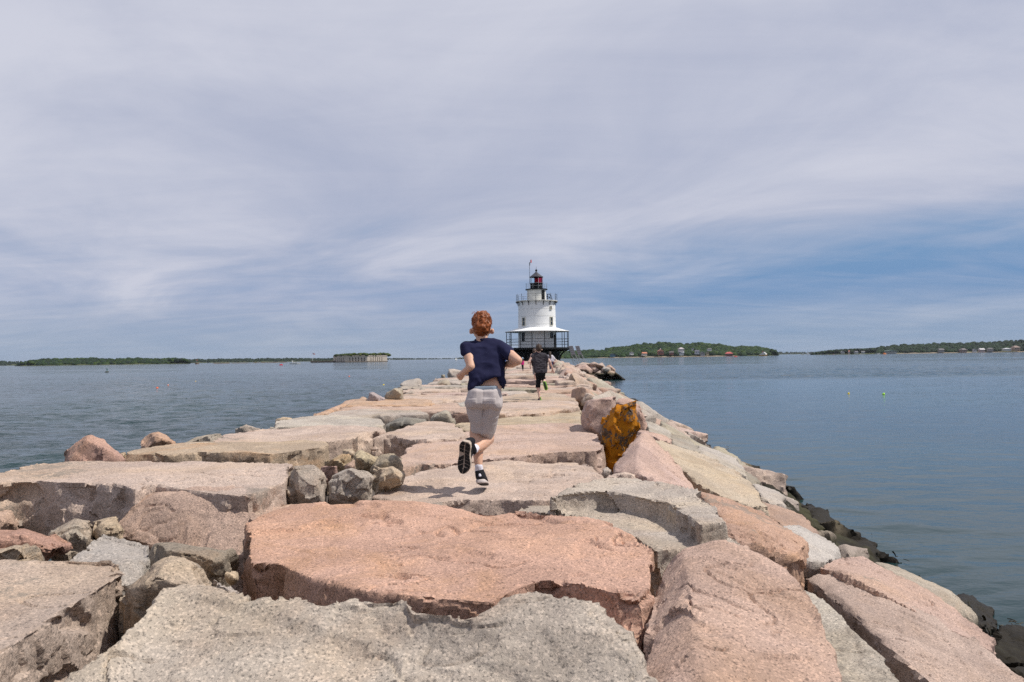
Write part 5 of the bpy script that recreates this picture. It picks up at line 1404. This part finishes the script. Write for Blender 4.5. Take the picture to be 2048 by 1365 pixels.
    for n in (.0, -.012, -.03):
        sc = 1.0 if n > -.02 else .93
        ringz.append([bm.verts.new(pt(t, w_ * sc, n) - root.location) for t, w_ in prof] + [bm.verts.new(pt(t, -w_ * sc, n) - root.location) for t, w_ in prof[::-1]])
    bm.faces.new(ringz[0]); bm.faces.new(ringz[-1][::-1])
    for A, B in zip(ringz, ringz[1:]):
        for k in range(len(A)): bm.faces.new((A[k], A[(k + 1) % len(A)], B[(k + 1) % len(A)], B[k]))
    bmesh.ops.recalc_face_normals(bm, faces=bm.faces[:])
    bm_obj('sole', bm, BEI, root)
    wid = lambda t: next(w0 + (w1 - w0) * (t - t0) / (t1 - t0) for (t0, w0), (t1, w1) in zip(prof, prof[1:]) if t0 <= t <= t1)
    bm = bmesh.new()
    def lug(t0, t1, s0, s1, skew):
        q = []
        for n in (.0045, -.004):
            for t, s in ((t0, s0), (t0 + skew, s1), (t1 + skew, s1), (t1, s0)):
                t = min(.985, max(.01, t)); m_ = wid(t) * .93; s_ = max(-m_, min(m_, s)); q.append(bm.verts.new(pt(t, s_, n) - root.location))
        bm.faces.new(q[:4]); bm.faces.new(q[4:][::-1])
        for k in range(4): bm.faces.new((q[k], q[4 + k], q[4 + (k + 1) % 4], q[(k + 1) % 4]))
    for t0, t1 in ((.03, .13), (.15, .25), (.27, .36)): lug(t0, t1, -.004, -.06, -.02); lug(t0, t1, .003, .06, .03)
    for t0, t1 in ((.38, .46), (.48, .56), (.58, .66), (.68, .76)): lug(t0, t1, .004, .06, .03)
    for t0, t1 in ((.44, .55), (.57, .68), (.70, .82)): lug(t0, t1, -.004, -.06, .10)
    lug(.80, .98, .003, .06, .0); lug(.86, .98, -.003, -.06, .0)
    bmesh.ops.recalc_face_normals(bm, faces=bm.faces[:])
    bm_obj('tread', bm, TRD, root)
    up = lambda t, s, n: pt(t, s, n)
    grow('shoe', root, [[(up(.10, .004, -.045), .030), (up(.30, .006, -.05), .033), (up(.14, .012, -.085), .028)], [(up(.30, .006, -.05), .034), (up(.62, .002, -.042), .034), (up(.84, 0, -.034), .028)], [(J(945, 902, -.115), .031), (up(.2, .01, -.06), .031)]], SB, .005, 2)
    flush()
main_boy()

def figure(d0, label, foot, garments):
    """smaller figures: garments = name -> (material, primitives in pixels and distance offset, fold size)"""
    J = lambda px, py, dy=0.0: D(px, py, d0 + dy)
    root = empty('person', J(*foot)); tag(root, label, 'person', 'people on the breakwater')
    k = d0 / FPX
    for name, (m, prims, fold) in garments:
        pr = [[(J(a[0], a[1], a[2]), tuple(q * k for q in a[3]) if isinstance(a[3], tuple) else a[3] * k) for a in p] for p in prims]
        grow(name, root, pr, m, max(.007, k * .75), 2, folds(int(foot[0]) + len(name), fold) if fold else None, S1)
    flush()
BLK, GRN = cloth('black_jersey', (.010, .010, .012)), mat('lime_rubber', (.16, .42, .02), .5)
BRN = mat('brown_hair', (.045, .026, .016), .5, .3, var=.4, vscale=40)
figure(15.5, 'person in charcoal t-shirt and long black shorts running with green soled shoes', (1079, 803.5), [
    ('body', (SKIN2, [
        [(1077.3, 696, .08, (6.3, 8, 8)), (1077.3, 702, .12, (5, 6, 5))], [(1070.6, 700, .1, 1.6)], [(1084, 700, .1, 1.6)], [(1077.5, 707, .05, 4), (1077.3, 700, .08, 4)],
        [(1068, 712, .04, 4), (1088, 712, .04, 4), (1073, 745, 0, 5), (1086, 745, 0, 5)],
        [(1066, 713, .03, 4), (1057.5, 725.5, -.03, 2.9)], [(1057.5, 725.5, -.03, 2.9), (1062, 714, .12, 2.0)],
        [(1062, 713.5, .12, 2.0), (1063.5, 710.5, .14, 1.8)], [(1064, 711, .14, .8), (1066, 709.5, .15, .7)], [(1063, 710, .14, .8), (1065, 708.3, .15, .7)], [(1062, 711.5, .13, .8), (1060.8, 709.5, .14, .7)], [(1062.6, 710, .15, .75), (1063.8, 707.6, .16, .7)], [(1061.8, 711, .15, .7), (1062.3, 708.6, .16, .65)],
        [(1092, 713, .03, 4), (1099.5, 724, -.03, 3.0)], [(1099.5, 724, -.03, 3.0), (1105.5, 739, .05, 1.8)],
        [(1105.5, 739, .05, 1.9), (1106.3, 742, .06, 1.8)], [(1106.6, 742, .06, .8), (1108.3, 747.5, .06, .65)], [(1107.3, 742, .06, .8), (1109.6, 746, .06, .65)], [(1105.8, 743, .06, .8), (1106.6, 748, .06, .65)], [(1105.2, 742.5, .06, .75), (1103.2, 745.5, .06, .65)], [(1105, 741, .06, .8), (1101, 744, .06, .65)],
        [(1075, 770, .05, 4.2), (1077.5, 781, .03, 3.9)], [(1077.5, 781, .03, 3.9), (1079, 795, -.02, 2.2)], [(1089, 760, .1, 3.6), (1088, 766, -.15, 2.6)], [(1079, 794, -.02, 2.2), (1079, 799, 0, 2.2)]], 0)),
    ('hair', (BRN, [[(1077.3, 694.8, .08, (6.8, 8.6, 7.4)), (1077.3, 699, .03, (6.2, 6, 5.2))]], .006)),
    ('t_shirt', (cloth('charcoal_cotton', (.052, .047, .055)), [[(1067, 711.5, .04, 4.8), (1090, 712, .04, 4.8), (1077.5, 707.5, .06, 4), (1073.5, 744.5, 0, (5, 8, 3)), (1089.5, 744.5, 0, (5, 8, 3)), (1092, 738, .02, (3, 6, 3))],
        [(1066, 713, .03, 5), (1061.5, 721, 0, 4.2)], [(1091, 713, .03, 5), (1096.5, 721, 0, 4.2)]], .012)),
    ('shorts', (BLK, [[(1075, 748, 0, (5, 7, 4)), (1087, 748, 0, (5, 7, 4)), (1077, 756, .02, 5.5), (1085, 756, .02, 5)], [(1077, 755, .02, 5.8), (1076, 774, .05, (5, 6, 3))], [(1085.5, 754, .05, 5.4), (1088, 761, .12, 3.6)]], .008)),
    ('shoe', (mat('dark_blue_shoe', (.02, .025, .06), .7), [[(1079.5, 797, .0, 2.6), (1078, 800, .0, (4, 3, 2))], [(1078, 800, 0, (3.6, 3, 1.6)), (1075.5, 802, .15, (2.6, 3, 1.2))]], 0)),
    ('shoe_sole', (GRN, [[(1082.5, 800, -.02, (1.6, 2, 1.6)), (1080, 803, -.02, (4.5, 2, .8)), (1076.5, 803.8, .16, (3, 2, .5))]], 0)),
    ('shoe_collar', (GRN, [[(1081, 795.3, -.04, (1.3, 1, 1.6)), (1081.4, 797, -.05, (1.4, 1, 1))]], 0)),
    ('raised_shoe', (mat('dark_blue_shoe2', (.02, .025, .06), .7), [[(1088.5, 766, -.16, 3), (1092, 779, -.1, 3)]], 0)),
    ('raised_sole', (GRN, [[(1088.8, 765, -.22, (3.6, 1, 3.4)), (1090.2, 771, -.21, (3.9, 1, 3)), (1092.3, 778, -.17, (4, 1, 4))]], 0)),
    ('raised_tread', (mat('black_green_rubber', (.02, .035, .02), .7), [[(1088.4, 765.2, -.235, (2.1, 1, 2.2)), (1090, 771, -.225, (2.4, 1, 2)), (1092, 777.5, -.185, (2.5, 1, 2.6))]], 0)),
])
figure(26.0, 'person mostly hidden behind the one in charcoal, grey shorts and watch showing', (1071, 767), [
    ('body', (SKIN2, [[(1068.7, 702, .1, (3.6, 4.6, 4.6))], [(1069, 709, 0, 2.2), (1068.7, 704, .1, 2.2)], [(1064, 713, 0, 2.4), (1075, 713, 0, 2.4), (1067, 735, 0, 3), (1073, 735, 0, 3)], [(1063.5, 714, 0, 2.2), (1061.5, 725, 0, 1.7)], [(1061.5, 725, 0, 1.7), (1060, 733, .05, 1.2)], [(1060, 733, .05, 1.3), (1061, 737, .05, 1.3)], [(1060, 735, .05, .6), (1060.4, 739, .05, .5)], [(1061.6, 735, .05, .6), (1062.2, 739, .05, .5)],
        [(1069, 748, 0, 2.4), (1070.3, 757, 0, 1.9)], [(1070.3, 757, 0, 1.8), (1071, 765, 0, 1.2)], [(1074, 748, .05, 2.4), (1075, 765, .1, 1.3)]], 0)),
    ('hair', (BRN, [[(1068.4, 700.6, .08, (4.0, 5, 4)), (1067.6, 703, .02, (3.2, 3.5, 3.2))]], .006)),
    ('shirt', (BLK, [[(1064.5, 713, 0, 3), (1074.5, 713, 0, 3), (1066.5, 732, 0, (3.2, 4, 2)), (1073.5, 732, 0, (3.2, 4, 2))], [(1064, 714, 0, 2.9), (1062.7, 719, 0, 2.4)]], .01)),
    ('shorts', (cloth('grey_shorts', (.24, .23, .23)), [[(1067.5, 734, 0, (3, 4, 2)), (1073, 734, 0, (3, 4, 2)), (1068.5, 748, 0, (3, 3.5, 1.6)), (1073.5, 748, .03, (3, 3.5, 1.6))]], .01)),
    ('watch', (BLK, [[(1060.3, 731, .04, (1.5, 1.5, .7))]], 0)),
    ('shoe', (mat('grey_shoe', (.25, .27, .33), .7), [[(1071, 765, 0, 1.5), (1071.3, 767, .12, (1.5, 2, .8))]], 0)),
])
figure(50.0, 'person with long brown hair in white blouse and blue jeans near the lighthouse', (1101.5, 742), [
    ('body', (SKIN2, [[(1100, 707, .1, (2.3, 2.8, 3))], [(1100, 712, 0, 1.4), (1100, 708, .1, 1.4)], [(1096.5, 713, 0, 1.5), (1104, 713, 0, 1.5), (1099, 726, 0, 2), (1103, 726, 0, 2)], [(1104.5, 713, 0, 1.4), (1109, 718, 0, 1.1)], [(1109, 718, 0, 1), (1111.6, 722, .1, .8)], [(1111.6, 722, .1, .9), (1112.2, 723.5, .1, .7)], [(1096, 713, 0, 1.4), (1093.5, 724, 0, 1)], [(1100.5, 738, 0, .9), (1100.7, 742, 0, .8)]], 0)),
    ('hair', (BRN, [[(1100, 705.8, .08, (2.8, 3.3, 2.9)), (1100, 709, -.04, (2.6, 2, 3)), (1100.5, 716, -.08, (1.8, 1.5, 2.2))]], .012)),
    ('blouse', (cloth('white_blouse', (.68, .64, .68)), [[(1096.5, 712.5, 0, 2.2), (1104, 712.5, 0, 2.2), (1099, 724, 0, (3.2, 3.5, 1.6)), (1105, 723, 0, (3, 3.5, 1.6))], [(1104.5, 713, 0, 2.1), (1109.4, 719, 0, 1.7)], [(1096, 713, 0, 2), (1094.3, 720, 0, 1.7)]], .02)),
    ('jeans', (cloth('blue_denim', (.025, .05, .12)), [[(1099.5, 725, 0, 2.6), (1104, 725, 0, 2.6), (1100.5, 731, 0, 2.3), (1103.5, 731, 0, 2.3)], [(1100.5, 730, 0, 2.2), (1100.7, 741, 0, 1.5)], [(1103.3, 730, .1, 2.2), (1103.6, 740, .25, 1.5)]], .015)),
    ('handbag', (cloth('maroon_bag', (.16, .04, .05)), [[(1107.3, 725.5, 0, (1.6, 1.2, 1.4)), (1107.6, 729, 0, (1.9, 1.4, 1.4))]], .0)),
    ('shoe', (cloth('tan_shoe', (.25, .15, .1)), [[(1100.8, 742, 0, (1.4, 2, .8)), (1101, 742.4, .15, (1.2, 2, .6))]], 0)),
    ('shoe', (cloth('tan_shoe2', (.25, .15, .1)), [[(1103.8, 741, .25, (1.4, 2, .8)), (1104, 741.4, .4, (1.2, 2, .6))]], 0)),
])
figure(44.5, 'small person in pink tank top, black leggings and pale blue cap walking ahead', (1045.5, 745), [
    ('body', (SKIN2, [[(1045, 719, .05, (1.8, 2.2, 2.2))], [(1045, 723, 0, .9), (1045, 720, .05, 1)], [(1043, 723.5, 0, 1), (1047.3, 723.5, 0, 1), (1044, 731, 0, 1.5), (1046.5, 731, 0, 1.5)], [(1042.6, 723.6, 0, .9), (1041.9, 730, .05, .65)], [(1047.6, 723.6, 0, .9), (1050.3, 728, 0, .7)], [(1050.3, 728, 0, .7), (1051.6, 726.5, .1, .6)]], 0)),
    ('hair', (BRN, [[(1045.2, 719.5, 0, (1.9, 2, 2.2)), (1045.2, 721.6, -.05, (1.6, 1.3, 1.3))]], .008)),
    ('cap', (cloth('pale_blue_cap', (.42, .52, .66)), [[(1045, 716.8, .05, (2.2, 2.6, 1.8)), (1045, 717.8, .05, (2.3, 2.7, .6))], [(1045, 717.9, .12, (1.8, 2.4, .3)), (1045, 718, .2, (1.6, 2, .3))]], 0)),
    ('tank_top', (cloth('magenta_top', (.62, .02, .22)), [[(1043.6, 723.2, 0, 1.3), (1046.8, 723.2, 0, 1.3), (1043.8, 729.6, 0, (1.7, 2, .8)), (1046.8, 729.6, 0, (1.7, 2, .8))]], .008)),
    ('leggings', (BLK, [[(1044.2, 730.6, 0, 1.5), (1046.4, 730.6, 0, 1.5), (1044.6, 734, 0, 1.2), (1046, 734, 0, 1.2)], [(1044.5, 733, 0, 1.2), (1045.2, 743, 0, .7)], [(1046.4, 733, 0, 1.2), (1046.5, 742.6, .15, .7)]], .004)),
    ('shoe', (cloth('pale_shoe', (.5, .4, .42)), [[(1045.1, 744.2, 0, (.8, 1.2, .6)), (1045, 744.6, .08, (.8, 1.2, .4))]], 0)),
    ('shoe', (cloth('pale_shoe2', (.5, .4, .42)), [[(1046.6, 743.6, .15, (.8, 1.2, .6)), (1046.6, 744, .23, (.8, 1.2, .4))]], 0)),
])
figure(46.0, 'person in blue top and dark trousers glimpsed past the elbow of the running one', (1011, 743.6), [
    ('body', (SKIN2, [[(1008, 708, .05, (2.2, 2.6, 2.9))], [(1008, 713, 0, 1.2), (1008, 709, .05, 1.3)], [(1005, 714, 0, 1.4), (1011, 714, 0, 1.4), (1007, 726, 0, 1.8), (1010, 726, 0, 1.8)], [(1011.5, 714.5, 0, 1.2), (1013.6, 724, 0, .8)], [(1004.5, 714.5, 0, 1.2), (1003, 724, 0, .8)]], 0)),
    ('hair', (BRN, [[(1008, 706.8, .04, (2.5, 3, 2.7))]], .01)),
    ('shirt', (cloth('blue_cotton', (.02, .06, .2)), [[(1005, 714, 0, 1.9), (1011, 714, 0, 1.9), (1006.5, 724, 0, (2.4, 2.6, 1)), (1010.5, 724, 0, (2.4, 2.6, 1))], [(1011.5, 714.5, 0, 1.8), (1012.6, 718.5, 0, 1.5)], [(1004.5, 714.5, 0, 1.8), (1003.7, 718.5, 0, 1.5)]], .012)),
    ('trousers', (cloth('dark_trousers', (.02, .02, .025)), [[(1007, 725, 0, 2), (1010.3, 725, 0, 2), (1007.5, 730, 0, 1.7), (1010.3, 730, 0, 1.7)], [(1007.5, 729, 0, 1.6), (1009.2, 742, 0, 1)], [(1010.5, 729, 0, 1.6), (1013.6, 734, .1, 1.2)], [(1013.6, 734, .1, 1.2), (1011.5, 741, .2, .9)]], .006)),
    ('shoe', (cloth('white_shoe', (.6, .6, .6)), [[(1009.2, 743, 0, (1, 1.6, .7)), (1009.2, 743.5, .12, (.9, 1.4, .5))]], 0)),
    ('shoe', (cloth('white_shoe2', (.6, .6, .6)), [[(1011.4, 742, .2, (1, 1.6, .7)), (1011.4, 742.4, .3, (.9, 1.4, .5))]], 0)),
])
# a bag left on the stones
bg_ = PZ(1028.5, 736, 2.44); e = empty('bag', bg_); tag(e, 'small dark red bag lying on the stones between the runners', 'bag')
k = bg_.y / FPX
grow('bag_body', e, [[(D(1027, 734.6, bg_.y), (1.1 * k, 1 * k, 1.1 * k)), (D(1030, 734.8, bg_.y), (1.0 * k, 1 * k, .9 * k))]], cloth('dark_red_bag', (.12, .05, .05)), k * .4, 1, None, S1)
grow('strap', e, [[(D(1027, 733.6, bg_.y), .25 * k), (D(1028.5, 732.8, bg_.y), .25 * k)], [(D(1028.5, 732.8, bg_.y), .25 * k), (D(1030, 733.8, bg_.y), .25 * k)]], BLK, k * .2, 0, None, S1)
flush()
# ------------------------------------------------------------------ the air
def build_haze():
    bm = bmesh.new(); box(bm, (0, 4900, 26), (11000, 10200, 74))
    m = bpy.data.materials.new('sea_haze'); m.use_nodes = True; nt = m.node_tree; nt.nodes.clear()
    v_ = nd(nt, 'ShaderNodeVolumePrincipled'); v_.inputs['Color'].default_value = (.80, .88, 1.0, 1); v_.inputs['Density'].default_value = 0.000028; v_.inputs['Anisotropy'].default_value = 0.3
    o_ = nd(nt, 'ShaderNodeOutputMaterial'); nt.links.new(v_.outputs[0], o_.inputs['Volume'])
    o = bm_obj('haze', bm, m); tag(o, None, None, None, 'stuff')
build_haze()
